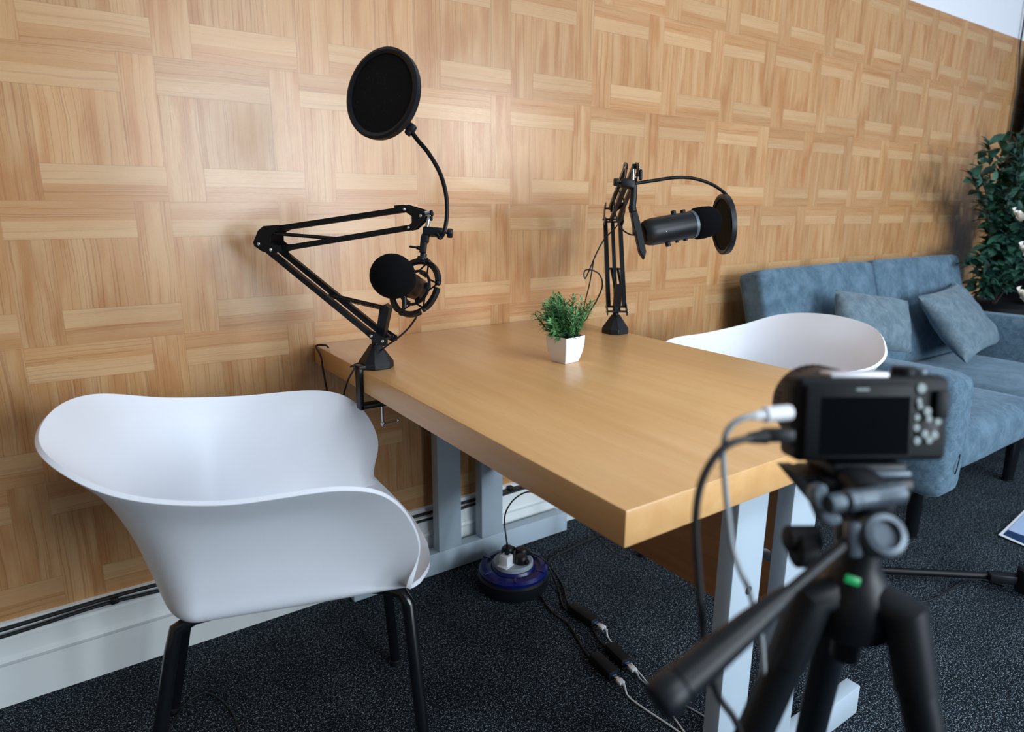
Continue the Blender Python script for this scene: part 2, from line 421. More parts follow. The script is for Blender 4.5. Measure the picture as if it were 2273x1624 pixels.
# ------------------------------------------------------------------ tub chairs
RIM = [(-.311, 0, .755), (-.285, .148, .74), (-.184, .237, .700), (-.048, .275, .681), (.12, .274, .679), (.198, .262, .643), (.237, .254, .56), (.218, .244, .477)]
def build_chair(root):
    def FE(f, sg):
        v = .244 * (1 - f); k = (v / .244) ** 2
        return V((.297 - .079 * k, sg * v, .423 + .054 * k))
    K = [(x, -y, z) for x, y, z in RIM[:0:-1]] + RIM
    rim = catmull(K, 10); n = len(rim); rows = []
    for i, P in enumerate(rim):
        s = i / (n - 1); sg = -1 if s < .5 else 1; q = abs(s - .5) * 2          # q: 0 back, 1 front corner
        ang = min(1, q / .52)
        # plan of the seat bowl edge
        if q < .42:
            a = q / .42; t = a * math.pi / 2
            bp = V((-.172 + .07 * (1 - math.cos(t)), sg * .185 * math.sin(t), .452))
        else:
            a = (q - .42) / .58; bp = V((-.102 + a * .325, sg * (.185 + .022 * a), .452 + .008 * a))
        cx = -.13 + .427 * max(0, (q - .15) / .85) ** 1.0
        cz = .447 + .010 * math.sin(math.pi * q) - (.030 * max(0, (q - .78) / .22) ** 2)
        C_ = V((cx, 0, cz))
        dz = P.z - bp.z
        w1 = P.lerp(bp, .32); w1.z = P.z - dz * .20; w1 = V((P.x + (bp.x - P.x) * .42, P.y + (bp.y - P.y) * .42, P.z - dz * .22))
        w2 = V((P.x + (bp.x - P.x) * .72, P.y + (bp.y - P.y) * .72, P.z - dz * .52))
        w3 = V((P.x + (bp.x - P.x) * .90, P.y + (bp.y - P.y) * .90, P.z - dz * .82))
        fr = max(0, (q - .88) / .12) ** 1.3
        b2 = bp.lerp(C_, .13); b2.z = bp.z - .010
        mid = bp.lerp(C_, .5); mid.z = (bp.z + cz) / 2 - .008
        if fr > 0:
            for W_, f_ in ((w1, .03), (w2, .06), (w3, .10)):
                T_ = FE(f_, sg); W_ += (T_ - W_) * fr
            bp = bp.lerp(FE(.14, sg), fr); b2 = b2.lerp(FE(.24, sg), fr); mid = mid.lerp(FE(.58, sg), fr)
        rows.append(catmull([P, w1, w2, w3, bp, b2, mid, C_], 4))
    g = G(); R = [[g.b.verts.new(p) for p in r] for r in rows]
    for i in range(n - 1):
        for j in range(len(R[0]) - 1):
            g.b.faces.new((R[i][j], R[i][j + 1], R[i + 1][j + 1], R[i + 1][j]))
    bmesh.ops.remove_doubles(g.b, verts=g.b.verts, dist=.0015)
    sh = obj('seat_shell', g, M['shell'], root, local=True, angle=80)
    q = sh.modifiers.new('s', 'SOLIDIFY'); q.thickness = .0078; q.offset = 0
    q = sh.modifiers.new('b', 'BEVEL'); q.width = .0024; q.segments = 2; q.limit_method = 'ANGLE'; q.angle_limit = rad(60)
    q = sh.modifiers.new('u', 'SUBSURF'); q.levels = 1; q.render_levels = 1
    r = .0115
    for sg in (-1, 1):
        g = G(); g.tube([(.10, sg * .12, .437), (.19, sg * .165, .436), (.216, sg * .180, .432), (.226, sg * .190, .415), (.251, sg * (.215 if sg < 0 else .197), 0.004)], r, 12, 0)
        l = obj('leg', g, M['leg'], root, local=True)
        g = G(); g.lathe([(.0135, 0), (.0135, .012), (.0118, .014)], (.251, sg * (.215 if sg < 0 else .197), 0), (0, 0, 1), 14); obj('foot_cap', g, M['rubber'], l, local=True)
        g = G(); g.tube([(-.04, sg * .13, .430), (-.115, sg * .145, .430), (-.142, sg * .155, .420), (-.150, sg * .16, .39), (-.235, sg * .195, 0.004)], r, 12, 0)
        l = obj('leg', g, M['leg'], root, local=True)
        g = G(); g.lathe([(.0135, 0), (.0135, .012), (.0118, .014)], (-.235, sg * .195, 0), (0, 0, 1), 14); obj('foot_cap', g, M['rubber'], l, local=True)
    g = G()
    for sg in (-1, 1): g.tube([(.12, sg * .12, .437), (-.06, sg * .12, .434)], .007, 8)
    g.tube([(.10, -.12, .437), (.10, .12, .437)], .007, 8); g.tube([(-.06, -.12, .434), (-.06, .12, .434)], .007, 8)
    obj('under_frame', g, M['leg'], root, local=True)
chair = thing('tub_chair', (.0371, -.4935, 0), 'white plastic tub armchair with black tube legs in the left foreground', 'chair', 'white tub chairs at the desk')
chair.rotation_euler = (0, 0, rad(-15.547)); build_chair(chair)
copy_thing(chair, 'white plastic tub armchair half hidden behind the desk beside the sofa', (1.452, -.5536, 0), rad(180.77))

# ------------------------------------------------------------------ boom arms
def boom(root, B, az, lower_e, tip_delta, inner=.010):
    H = V((math.cos(az), math.sin(az), 0)); L = V((H.y, -H.x, 0)); Zv = V((0, 0, 1)); B = V((B[0], B[1], 0))
    E0 = V((.250, 1.000))                      # elbow pin of the drawn arm
    E = V(lower_e)
    c_, s_ = math.cos(tip_delta), math.sin(tip_delta)
    def W(h, z, l=0): return B + H * h + Zv * z + L * l
    def U(h, z, l=0):                          # upper arm coordinates, turned about the elbow
        dh, dz = h - E0.x, z - E0.y
        return W(E.x + dh * c_ - dz * s_, E.y + dh * s_ + dz * c_, l)
    # pyramid foot
    g = G(); a0 = 0
    def octo(w, ch, z): return [V((B.x + x, B.y + y, z)) for x, y in ((w, ch), (ch, w), (-ch, w), (-w, ch), (-w, -ch), (-ch, -w), (ch, -w), (w, -ch))]
    g.ring_loft([octo(.034, .018, DZ + .0005), octo(.034, .018, DZ + .0135), octo(.011, .007, DZ + .050), octo(.010, .006, DZ + .052)])
    obj('foot', g, M['black'], root, angle=20, bevel=.0012)
    g = G(); g.lathe([(.0085, .782), (.0085, .802), (.006, .806)], W(0, 0), Zv, 16); obj('swivel_post', g, M['blackm'], root)
    pins = []
    # lower section: two outer bars and an inner bar
    A1, A2 = (-.004, .809), (-.030, .799)
    E2 = ((E.x - .027), E.y - .012)
    for l in (-.022, .022):
        g = G(); g.bar(W(*A1, l), W(E.x, E.y, l), .012, .0115, L); obj('lower_bar', g, M['blackm'], root)
    g = G(); g.bar(W(*A2, inner), W(*E2, inner), .010, .009, L); obj('lower_bar', g, M['blackm'], root)
    g = G()
    for l in (-.027, .027):
        g.prism([W(.010, .812, l), W(.004, .822, l), W(-.012, .818, l), W(-.041, .800, l), W(-.040, .790, l), W(-.028, .787, l), W(-.008, .797, l)], L * .002)
    g.tube([W(*A1, -.03), W(*A1, .03)], .003, 8); g.tube([W(*A2, -.03), W(*A2, .03)], .003, 8)
    obj('base_bracket', g, M['blackm'], root)
    for l in (-.0285, .0285):
        for pnt in (A1, A2):
            g = G(); g.sphere(W(*pnt, l), .0040, (1, 1, 1), seg=10); obj('rivet', g, M['chrome'], root)
    # hook plate for the lower springs
    g = G()
    g.prism([W(-.004, .800, 0), W(-.022, .798, 0), W(-.040, .868, 0), W(-.030, .876, 0), W(-.018, .868, 0)], L * .020)
    obj('spring_bracket', g, M['blackm'], root)
    u = V((E.x - A1[0], E.y - A1[1])).normalized(); ln = (V(E) - V(A1)).length
    mid = (A1[0] + u.x * ln * .42, A1[1] + u.y * ln * .42)
    def spring(a, b, turns, r, name='spring'):
        a, b = V(a), V(b); x, y, ax = frame_from(b - a); k = 6; n_ = turns * k; d = (b - a).length
        pts = [a + ax * (d * i / n_) + (x * math.cos(2 * math.pi * i / k) + y * math.sin(2 * math.pi * i / k)) * r for i in range(n_ + 1)]
        g = G(); g.tube([a - ax * .008, a], .0009, 4); g.tube(pts, .0009, 4); g.tube([b, b + ax * .008], .0009, 4)
        obj(name, g, M['spring'], root, angle=180)
    for l in (-.009, .009):
        spring(W(*mid, l), W(-.026, .866, l), 48, .0032)
        spring(U(.236, 1.022, l * .7), U(.078, 1.013, l * .7), 70, .0030)
    g = G(); g.tube([W(*mid, -.024), W(*mid, .024)], .003, 8); obj('cross_pin', g, M['blackm'], root)
    g = G(); g.tube([U(.073, 1.013, -.014), U(.073, 1.013, .014)], .0035, 8); obj('cross_pin', g, M['blackm'], root)
    # elbow plates
    el = [(.250, 1.028), (.236, 1.038), (.200, 1.041), (.200, 1.030), (.214, 1.024), (.222, 1.014), (.222, 1.004), (.212, .997), (.198, .998), (.196, .986), (.222, .978), (.244, .984), (.262, .995), (.264, 1.003)]
    g = G()
    for l in (-.026, .026): g.prism([U(a, b, l) for a, b in el], L * .002)
    g.tube([U(.250, 1.000, -.028), U(.250, 1.0, .028)], .003, 8)
    g.tube([U(.222, .988, -.028), U(.222, .988, .028)], .003, 8); g.tube([U(.232, 1.029, -.026), U(.232, 1.029, .026)], .003, 8)
    obj('elbow_plate', g, M['blackm'], root)
    for l in (-.028, .028):
        for pnt in ((.250, 1.0), (.222, .988)):
            g = G(); g.sphere(U(*pnt, l), .0040, seg=10); obj('rivet', g, M['chrome'], root)
    # upper section
    for l in (-.010, .010):
        g = G(); g.bar(U(.232, 1.030, l), U(-.084, 1.0755, l), .009, .0115, L); obj('upper_bar', g, M['blackm'], root)
        g = G(); g.bar(U(.210, .989, l), U(-.092, 1.0385, l), .009, .0115, L); obj('upper_bar', g, M['blackm'], root)
    en = [(-.062, 1.083), (-.082, 1.085), (-.122, 1.074), (-.130, 1.066), (-.126, 1.055), (-.102, 1.034), (-.088, 1.031), (-.084, 1.036), (-.099, 1.049), (-.099, 1.062), (-.086, 1.070), (-.062, 1.071)]
    g = G()
    for l in (-.014, .014): g.prism([U(a, b, l) for a, b in en], L * .002)
    obj('end_plate', g, M['blackm'], root)
    for l in (-.0155, .0155):
        for pnt in ((-.084, 1.0755), (-.092, 1.0385), (-.119, 1.063)):
            g = G(); g.sphere(U(*pnt, l), .0036, seg=10); obj('rivet', g, M['chrome'], root)
    T = U(-.127, 1.066)
    return W, U, T, L
# ---- left arm
BA = V((.335, -.325)); AZ = rad(132.9)
arm = thing('microphone_boom_arm', (BA.x, BA.y, DZ), 'black scissor boom arm clamped to the left desk edge reaching left', 'microphone arm', 'black scissor boom arms')
W1, U1, T1, L1 = boom(arm, BA, AZ, (.250, 1.000), 0)
D1 = 1.35
q = lambda u, v, d=D1: at(u, v, d=d)
g = G(); g.tube([q(955, 470), q(947, 507)], .0042, 12); g.tube([q(944, 474), q(957, 472)], .0055, 10); obj('tilt_stud', g, M['chrome'], arm)
g = G(); g.box(q(958, 473), (.007, .020, .010), RC, .003); g.box(q(957, 484), (.006, .010, .010), RC, .002); obj('wing_knob', g, M['black'], arm)
# C clamp on the left edge
ex = DX0 - .0055
g = G(); yb = -.331
g.box((ex, yb, .692), (.009, .026, .096), None, .002); g.box((ex + .018, yb, DZ + .006), (.044, .026, .009), None, .002)
g.box((ex + .028, yb, .650), (.062, .026, .010), None, .002); obj('clamp_bracket', g, M['blackm'], arm)
g = G(); g.tube([(.342, yb, .682), (.342, yb, .595)], .0032, 10); g.lathe([(.009, .674), (.009, .681), (.004, .683)], (.342, yb, 0), (0, 0, 1)); tp = V((.342, yb, .601))
g.tube([tp - V((.004, 0, 0)) , tp + V((.040, .006, -.001))], .0022, 8); g.sphere(tp + V((.040, .006, -.001)), .0042, seg=10); g.sphere(tp, .006, seg=10)
obj('clamp_screw', g, M['chrome'], arm)

# ---- shock mount and microphone
rc = q(921, 638, 1.335)
axm = (-RIGHT * .050 + UP * .026 - FWD * .083).normalized()      # towards the foam
sm = thing('shock_mount', rc, 'black spider shock mount ring hanging from the left boom arm', 'shock mount')
xh, yh, _ = frame_from(axm, UP)
RO, RI = .0575, .036
def arc(g, r0, r1, a0, a1, th, n=8):
    rings = []
    for i in range(n + 1):
        a = a0 + (a1 - a0) * i / n; d = xh * math.cos(a) + yh * math.sin(a)
        rings.append([rc + d * r0 - axm * th, rc + d * r1 - axm * th, rc + d * r1 + axm * th, rc + d * r0 + axm * th])
    g.ring_loft(rings)
NS = 6
for i in range(NS):
    a0 = 2 * math.pi * i / NS - .36; g = G(); arc(g, RO - .004, RO + .005, a0, a0 + .80, .005)
    obj('outer_ring_segment', g, M['black'], sm)
g = G(); g.torus(rc, axm, RO - .005, .0022, 48, 6, UP); obj('outer_ring', g, M['black'], sm)
g = G(); g.torus(rc, axm, RI, .0030, 48, 8, UP)
for i in range(NS):
    a = 2 * math.pi * (i + .5) / NS; arc(g, RI - .007, RI, a - .18, a + .18, .006, 3)
obj('inner_ring', g, M['black'], sm)
for i in range(NS):
    a = 2 * math.pi * i / NS + .62; d = xh * math.cos(a) + yh * math.sin(a)
    g = G(); g.sphere(rc + d * (RO + .0015), .0055, seg=10); kb = obj('elastic_peg', g, M['black'], sm)
    for s_ in (-1, 1):
        b = a + s_ * .36; d2 = xh * math.cos(b) + yh * math.sin(b)
        g = G(); g.tube([rc + d * (RO - .002) + axm * .002 * s_, rc + d2 * RI], .0018, 6); obj('elastic_cord', g, M['rubber'], sm)
topd = xh
g = G(); g.lathe([(.0115, 0), (.0115, .006), (.007, .007), (.007, .013)], q(938, 577), (q(941, 560) - q(938, 577)), 20); g.sphere(q(937, 574, 1.32), .006, seg=12)
obj('ring_joint', g, M['black'], sm)
g = G(); g.box(q(940, 543), (.0135, .0135, .036), RC @ Matrix.Rotation(rad(6), 3, 'Y'), .003); g.box(q(944, 529), (.0155, .0155, .018), RC @ Matrix.Rotation(rad(6), 3, 'Y'), .003); obj('swivel_adapter', g, M['black'], sm)
g = G(); g.tube([q(934, 551), q(925, 549)], .004, 10); g.box(q(917, 548), (.016, .006, .0045), RC @ Matrix.Rotation(rad(8), 3, 'Y'), .002); obj('thumb_screw', g, M['black'], sm)
g = G(); g.lathe([(.004, -.012), (.005, 0), (.005, .010)], q(898, 670, 1.30), UP, 12); obj('grip_screw', g, M['black'], sm)

mic = thing('condenser_microphone', rc, 'black condenser microphone with round foam windscreen facing the camera', 'microphone')
fc = q(872, 613, 1.245)
axb = (fc - rc).normalized()
g = G(); g.lathe([(.012, -.022), (.0225, -.018), (.0235, -.01), (.0235, .035)], rc, axb, 32); obj('body', g, M['blackm'], mic)
g = G(); g.lathe([(.0240, .012), (.0252, .016), (.0252, .085), (.0240, .088)], rc, axb, 32); obj('grille', g, M['brown'], mic)
g = G(); dlen = (fc - rc).length; RF = .0425
pf = [(.026, dlen - .040), (.030, dlen - .038)] + [(RF * math.sin(t) ** .8, dlen + RF * 1.0 * -math.cos(t)) for t in [rad(a) for a in range(42, 180, 8)]] + [(.0001, dlen + RF)]
g.lathe(pf, rc, axb, 40); obj('foam_windscreen', g, M['foam'], mic)

# ---- pop filters
def popfilter(root, c, nrm, R_, neck, clampc, knobdir, up, clip_at):
    g = G(); x, y, a = frame_from(nrm, up)
    prof = [(R_ - .009, -.006), (R_, -.007), (R_ + .001, -.002), (R_ + .001, .006), (R_ - .004, .008), (R_ - .010, .005)]
    rings = []
    for i in range(64):
        t = 2 * math.pi * i / 64; d = x * math.cos(t) + y * math.sin(t)
        rings.append([c + d * r + a * h for r, h in prof])
    g.ring_loft(rings, closed_path=True); obj('hoop', g, M['black'], root)
    for h in (-.004, .003):
        g = G(); n_ = 48; ctr = g.b.verts.new(c + a * h); ring = [g.b.verts.new(c + a * h + (x * math.cos(2 * math.pi * i / n_) + y * math.sin(2 * math.pi * i / n_)) * (R_ - .006)) for i in range(n_)]
        for i in range(n_): g.b.faces.new((ctr, ring[i], ring[(i + 1) % n_]))
        obj('mesh_screen', g, M['mesh'], root)
    pts = catmull(neck, 10); g = G(); n_ = len(pts)
    g.tube(pts, .0037, 10)
    obj('gooseneck', g, M['blackm'], root)
    g = G()
    for i in range(0, n_ - 1):           # ribs of the flexible tube
        for f_ in (.0, .33, .66):
            p_ = pts[i].lerp(pts[i + 1], f_); g.torus(p_, pts[i + 1] - pts[i], .0037, .0007, 8, 4)
    obj('gooseneck_rib', g, M['blackm'], root)
pop = thing('pop_filter', q(965, 518), 'large round black mesh pop filter on a gooseneck above the left microphone', 'pop filter', 'round mesh pop filters')
DP = 1.18
pc = at(850, 209, d=DP); pn = (-FWD * .87 - RIGHT * .47 + UP * -.02).normalized()
neck = [at(913, 292, d=DP), at(928, 312, d=DP + .012), at(952, 341, d=DP + .03), at(977, 385, d=DP + .055), at(990, 432, d=DP + .085), at(992, 475, d=DP + .115), at(987, 510, d=DP + .145), at(978, 527, d=DP + .150), at(971, 520, d=DP + .158)]
popfilter(pop, pc, pn, .0795, neck, None, None, UP, None)
g = G(); g.box(at(911, 283, d=DP), (.020, .014, .016), RC @ Matrix.Rotation(rad(35), 3, 'Y'), .004); g.box(at(907, 293, d=DP), (.012, .012, .012), RC @ Matrix.Rotation(rad(35), 3, 'Y'), .003); g.lathe([(.0025, 0), (.0025, .0085)], at(914, 280, d=DP), -FWD, 12); obj('hoop_clip', g, M['black'], pop)
g = G(); RB = RC @ Matrix.Rotation(rad(5), 3, 'Y'); g.box(q(962, 515), (.042, .022, .0175), RB, .003); obj('clamp', g, M['black'], pop)
g = G(); kx = RC @ V((math.cos(rad(5)), 0, -math.sin(rad(5)))); g.tube([q(985, 516), q(995, 517)], .0025, 8)
g.lathe([(.0088, 0), (.0095, .002), (.0095, .009), (.008, .011)], q(993, 517), kx, 8); obj('clamp_knob', g, M['black'], pop)

# ---- right arm
BB = V((1.066, -.312)); AZ2 = rad(54)
arm2 = thing('microphone_boom_arm', (BB.x, BB.y, DZ), 'black scissor boom arm standing upright at the far right desk edge behind the potted plant', 'microphone arm', 'black scissor boom arms')
W2, U2, T2, L2 = boom(arm2, BB, AZ2, (.165, 1.046), rad(-10.5), -.003)
D2 = 1.60
q2 = lambda u, v, d=D2: at(u, v, d=d)
g = G(); g.box((DX1 + .0055, BB.y, .692), (.009, .026, .096), None, .002); g.box((DX1 - .012, BB.y, DZ + .006), (.044, .026, .009), None, .002); g.box((DX1 - .022, BB.y, .650), (.062, .026, .010), None, .002); obj('clamp_bracket', g, M['blackm'], arm2)
g = G(); g.tube([(1.051, BB.y, .682), (1.051, BB.y, .60)], .0032, 10); g.lathe([(.009, .674), (.009, .681), (.004, .683)], (1.051, BB.y, 0), (0, 0, 1)); g.tube([(1.02, BB.y, .603), (1.08, BB.y, .603)], .0022, 8); obj('clamp_screw', g, M['chrome'], arm2)
g = G(); g.tube([q2(1406, 376), q2(1405, 404)], .0042, 12); obj('tilt_stud', g, M['chrome'], arm2)
g = G(); g.tube([q2(1411, 387), q2(1419, 388)], .004, 8); g.box(q2(1422, 388), (.008, .012, .026), RC, .003); obj('wing_knob', g, M['black'], arm2)
# pop filter on the right arm
pop2 = thing('pop_filter', q2(1395, 406), 'small looking black pop filter seen edge-on in front of the right microphone', 'pop filter', 'round mesh pop filters')
pc2 = at(1606, 498, d=1.72); vr = ray(1606, 498).normalized(); rp = (RIGHT - vr * RIGHT.dot(vr)).normalized(); pn2 = (-rp * .95 - vr * .33 - UP * .09).normalized()
neck2 = [at(1620, 465, d=1.71), at(1621, 450, d=1.71), at(1610, 430, d=1.70), at(1580, 409, d=1.69), at(1540, 396, d=1.67), at(1500, 394, d=1.65), at(1455, 400, d=1.62), at(1410, 407, d=1.60)]
popfilter(pop2, pc2, pn2, .0765, neck2, None, None, UP, None)
g = G(); g.box(at(1618, 467, d=1.71), (.016, .016, .018), RC @ Matrix.Rotation(rad(-8), 3, 'Y'), .004); obj('hoop_clip', g, M['black'], pop2)
g = G(); g.box(q2(1393, 408, 1.595), (.034, .024, .020), RC @ Matrix.Rotation(rad(10), 3, 'Y'), .004); obj('clamp', g, M['black'], pop2)
g = G(); g.tube([q2(1378, 406), q2(1370, 404)], .0025, 8); g.lathe([(.0085, 0), (.0092, .002), (.0092, .010), (.0078, .012)], q2(1373, 404), -RIGHT, 8); obj('clamp_knob', g, M['black'], pop2)
# usb microphone lying level
MD = 1.62
ma = at(1432, 517, d=MD); mb = at(1536, 498, d=MD + .035); max_ = (mb - ma).normalized(); mlen = (mb - ma).length
um = thing('usb_microphone', ma, 'black cylindrical microphone held level with foam windscreen towards the sofa', 'microphone')
g = G(); rb = .0335
g.lathe([(.018, -.008), (.024, -.008), (.028, -.002), (rb - .002, .006), (rb, .018), (rb, mlen - .004), (rb - .001, mlen)], ma, max_, 40, UP); obj('body', g, M['blackm'], um)
g = G(); g.lathe([(rb + .0008, mlen - .006), (rb + .0012, mlen - .002), (rb + .0008, mlen + .002)], ma, max_, 40, UP); obj('trim_ring', g, M['silver'], um)
g = G(); g.lathe([(rb + .001, mlen + .003), (rb + .006, mlen + .012), (rb + .0065, mlen + .03), (rb + .0045, mlen + .052), (rb - .002, mlen + .066), (rb - .012, mlen + .074), (.001, mlen + .078)], ma, max_, 40, UP); obj('foam_windscreen', g, M['foam'], um)
mx_u = (UP - max_ * UP.dot(max_)).normalized()
for t_, sgn, r_, h_ in ((.66, 1, .0065, .008), (.86, 1, .0065, .006), (.42, -1, .0065, .009), (.62, -1, .0045, .004), (.80, -1, .006, .003)):
    g = G(); g.lathe([(r_, 0), (r_, h_), (r_ - .001, h_ + .001)], ma + max_ * mlen * t_ + mx_u * sgn * (rb - .0005), mx_u * sgn, 16); obj('side_knob', g, M['black'], um)
g = G(); g.sphere(ma + max_ * mlen * .38 + (-FWD * .9 - UP * .3).normalized() * rb, .0022, seg=8); obj('mount_screw', g, M['chrome'], um)
# mount plate behind the microphone
g = G(); pts = [q2(1407, 412), q2(1406, 440), q2(1403, 462)]; g.tube(pts, .0085, 14); g.tube([q2(1403, 458), q2(1405, 470)], .0095, 14)
obj('swivel_adapter', g, M['black'], um)
g = G(); pl_ = [(1399, 468), (1412, 467), (1420, 496), (1430, 545), (1433, 560), (1429, 576), (1418, 560), (1411, 528), (1404, 500)]
g.prism([q2(a, b, MD - .012) for a, b in pl_], FWD * .022); obj('mount_plate', g, M['black'], um, bevel=.002)
g = G(); g.box(q2(1409, 512, MD), (.010, .018, .022), RC, .003); obj('usb_socket', g, M['black'], um)

def cable(name, pts, r, mat, label, cat='cable', group=None, smooth=8, loc=None, n=6):
    pts = [V(p) for p in pts]
    t = thing(name, loc or pts[0], label, cat, group)
    g = G(); g.tube(pts, r, n, smooth); obj('cord', g, mat, t, angle=180); return t
def cable1(name, pts, r, mat, label, cat='cable', smooth=8, n=6):
    g = G(); g.tube([V(p) for p in pts], r, n, smooth); o = obj(name, g, mat, angle=180); return tag(o, label, cat)

# right microphone lead: plugs in the mic, climbs along the arm, drops behind the plant and loops
cable1('microphone_cable', [q2(1416, 521, 1.61), q2(1398, 520, 1.61), q2(1378, 505, 1.63), q2(1366, 475, 1.66), q2(1363, 440, 1.66), q2(1365, 428, 1.64), q2(1374, 424, 1.63), q2(1386, 450, 1.66), q2(1384, 478, 1.74), q2(1366, 505, 1.82), q2(1342, 530, 1.86), q2(1325, 560, 1.86), q2(1312, 590, 1.87), q2(1299, 618, 1.87), q2(1297, 603, 1.87), q2(1308, 598, 1.87), q2(1330, 608, 1.88), q2(1337, 634, 1.88), q2(1325, 665, 1.88), at(1310, 690, d=1.87), at(1297, 712, z=DZ + .003), at(1255, 730, z=DZ + .003)], .0021, M['cable'], 'thin black cable looping beside the right boom arm down behind the potted plant')
cable1('microphone_cable', [q2(1318, 575, 1.85), q2(1314, 600, 1.86), q2(1309, 628, 1.87), q2(1301, 660, 1.87), at(1290, 700, z=DZ + .003), at(1268, 716, z=DZ + .003)], .0019, M['cable'], 'thin straight black cable hanging left of the right boom arm')
# left microphone lead
bxy = V((.335, -.325, 0))
cable1('microphone_cable', [at(925, 703, d=1.35), at(905, 730, d=1.36), at(880, 752, d=1.385), at(857, 768, d=1.40), (.352, -.287, DZ + .02), (.318, -.284, DZ + .006), (.285, -.30, DZ + .002), at(787, 815, x=.282), at(772, 845, x=.282), at(763, 880, x=.282), at(770, 905, x=.284), at(775, 930, x=.284)], .0022, M['cable'], 'black cable running from the left microphone round the arm foot and over the desk edge')
cable1('hanging_cable', [at(729, 771, z=DZ + .003), at(722, 766, z=DZ + .006), (.291, -.045, DZ + .002), at(712, 790, x=.289), at(717, 820, x=.289), at(725, 860, x=.289), at(735, 905, y=-.045), at(790, 1000, y=-.045), at(842, 1078, y=-.045), at(880, 1160, y=-.045)], .0024, M['cable'], 'black cable draped over the back left desk corner by the wall')

# ------------------------------------------------------------------ potted plant on the desk
pp = V((.722, -.512, DZ))
plant = thing('potted_plant', pp, 'small green leafy plant in a square white pot on the desk', 'potted plant')
g = G(); Rp = Matrix.Rotation(rad(9), 3, 'Z')
def sq(w, z, ch=.0016):
    return [pp + Rp @ V((x, y, z)) for x, y in ((w, w - ch), (w - ch, w), (-w + ch, w), (-w, w - ch), (-w, -w + ch), (-w + ch, -w), (w - ch, -w), (w, -w + ch))]
prof = [(.0225, .0005), (.0268, .014), (.0299, .028), (.0317, .042), (.0324, .0555), (.0324, .0620)]
g.ring_loft([sq(w, z) for w, z in prof] + [sq(.0304, .0620), sq(.0298, .050)])
pot = obj('pot', g, M['pot'], plant, angle=28)
g = G(); g.ring_loft([sq(.0300, .0500), sq(.0300, .0545)]); obj('soil', g, M['soil'], pot)
rnd = random.Random(3); gl = G(); gs = G()
def leaf_blade(g, p, d, ln, w, up):
    d = d.normalized(); s = d.cross(up).normalized(); n_ = s.cross(d)
    bend = V((0, 0, -.25 * ln))
    q0, q1, q2_ = p, p + d * ln * .5 + n_ * ln * .06, p + d * ln + bend * .5
    a, b, c, e, t = [g.b.verts.new(k) for k in (q0, q1 + s * w, q1 - s * w, q1 - n_ * w * .3, q2_)]
    g.b.faces.new((a, b, e)); g.b.faces.new((a, e, c)); g.b.faces.new((b, t, e)); g.b.faces.new((e, t, c))
for i in range(46):
    a = rnd.uniform(0, 2 * math.pi); tilt = rnd.uniform(.05, 1.0) if i > 5 else rnd.uniform(0, .25)
    ln = rnd.uniform(.070, .108) * (1 - .30 * tilt)
    base = pp + V((math.cos(a) * .016, math.sin(a) * .016, .050)); d = V((math.cos(a) * math.sin(tilt), math.sin(a) * math.sin(tilt), math.cos(tilt)))
    pts = [base + d * ln * t + V((0, 0, .012 * t * t * tilt)) for t in (0, .25, .5, .75, 1)]
    gs.tube(pts, [.0011, .001, .0009, .0007, .0004], 5)
    nl = 15
    for j in range(nl):
        t = .18 + .82 * j / (nl - 1); p_ = base + d * ln * t + V((0, 0, .012 * t * t * tilt))
        for k in range(3):
            b_ = rnd.uniform(0, 2 * math.pi); x, y, _ = frame_from(d); o_ = x * math.cos(b_) + y * math.sin(b_)
            leaf_blade(gl, p_, o_ * .85 + d * rnd.uniform(.3, 1.0), rnd.uniform(.014, .025), .0021, d + V((.01, .02, 0)))
obj('stems', gs, M['stem'], plant, angle=180); obj('foliage', gl, M['green'], plant, angle=180)

# ------------------------------------------------------------------ sofa
sofa = thing('sofa', (2.72, -.5, 0), 'slate blue velvet sofa against the wood wall at the right', 'sofa')
SX0, SX1, SXM = 1.915, 3.54, 2.715
Rt = Matrix.Rotation(rad(-15.5), 3, 'X')
def soft(g, amp, sc, seed=0):
    from mathutils import noise as mn
    for v_ in g.b.verts:
        v_.co += mn.noise_vector(v_.co * sc + V((seed, 0, 0))) * amp
def softbox(c, size, bev, mat=None, cuts=10, puff=(0, 0, 0), seed=0, amp=.004):
    g = G(); r = bmesh.ops.create_cube(g.b, size=1.0)
    bmesh.ops.subdivide_edges(g.b, edges=g.b.edges[:], cuts=cuts, use_grid_fill=True)
    for v_ in g.b.verts:
        p_ = v_.co.copy(); s = V(size); c2 = V((p_.x * s.x, p_.y * s.y, p_.z * s.z))
        lim = V((s.x / 2 - bev, s.y / 2 - bev, s.z / 2 - bev))
        cl = V((max(-lim.x, min(lim.x, c2.x)), max(-lim.y, min(lim.y, c2.y)), max(-lim.z, min(lim.z, c2.z))))
        dd = c2 - cl
        if dd.length > 1e-6: c2 = cl + dd.normalized() * bev
        u = [1 - (2 * p_[k]) ** 2 for k in range(3)]
        c2.x += math.copysign(1, p_.x) * puff[0] * u[1] * u[2] * (abs(p_.x) > .49)
        c2.y += math.copysign(1, p_.y) * puff[1] * u[0] * u[2] * (abs(p_.y) > .49)
        c2.z += math.copysign(1, p_.z) * puff[2] * u[0] * u[1] * (abs(p_.z) > .49)
        v_.co = (mat @ c2 if mat else c2) + V(c)
    soft(g, amp, 5, seed); return g
for xa, xb, sd in ((SX0, SXM - .004, 1), (SXM + .004, SX1, 5)):
    # back rests lean: front top edge at y -.18 z .85
    c = V(((xa + xb) / 2, -.185, .620)); hgt = .475
    g = softbox(c, (xb - xa, .115, hgt), .026, Rt, 16, (0, .012, .004), sd); obj('back_cushion', g, M['sofa'], sofa, angle=60)
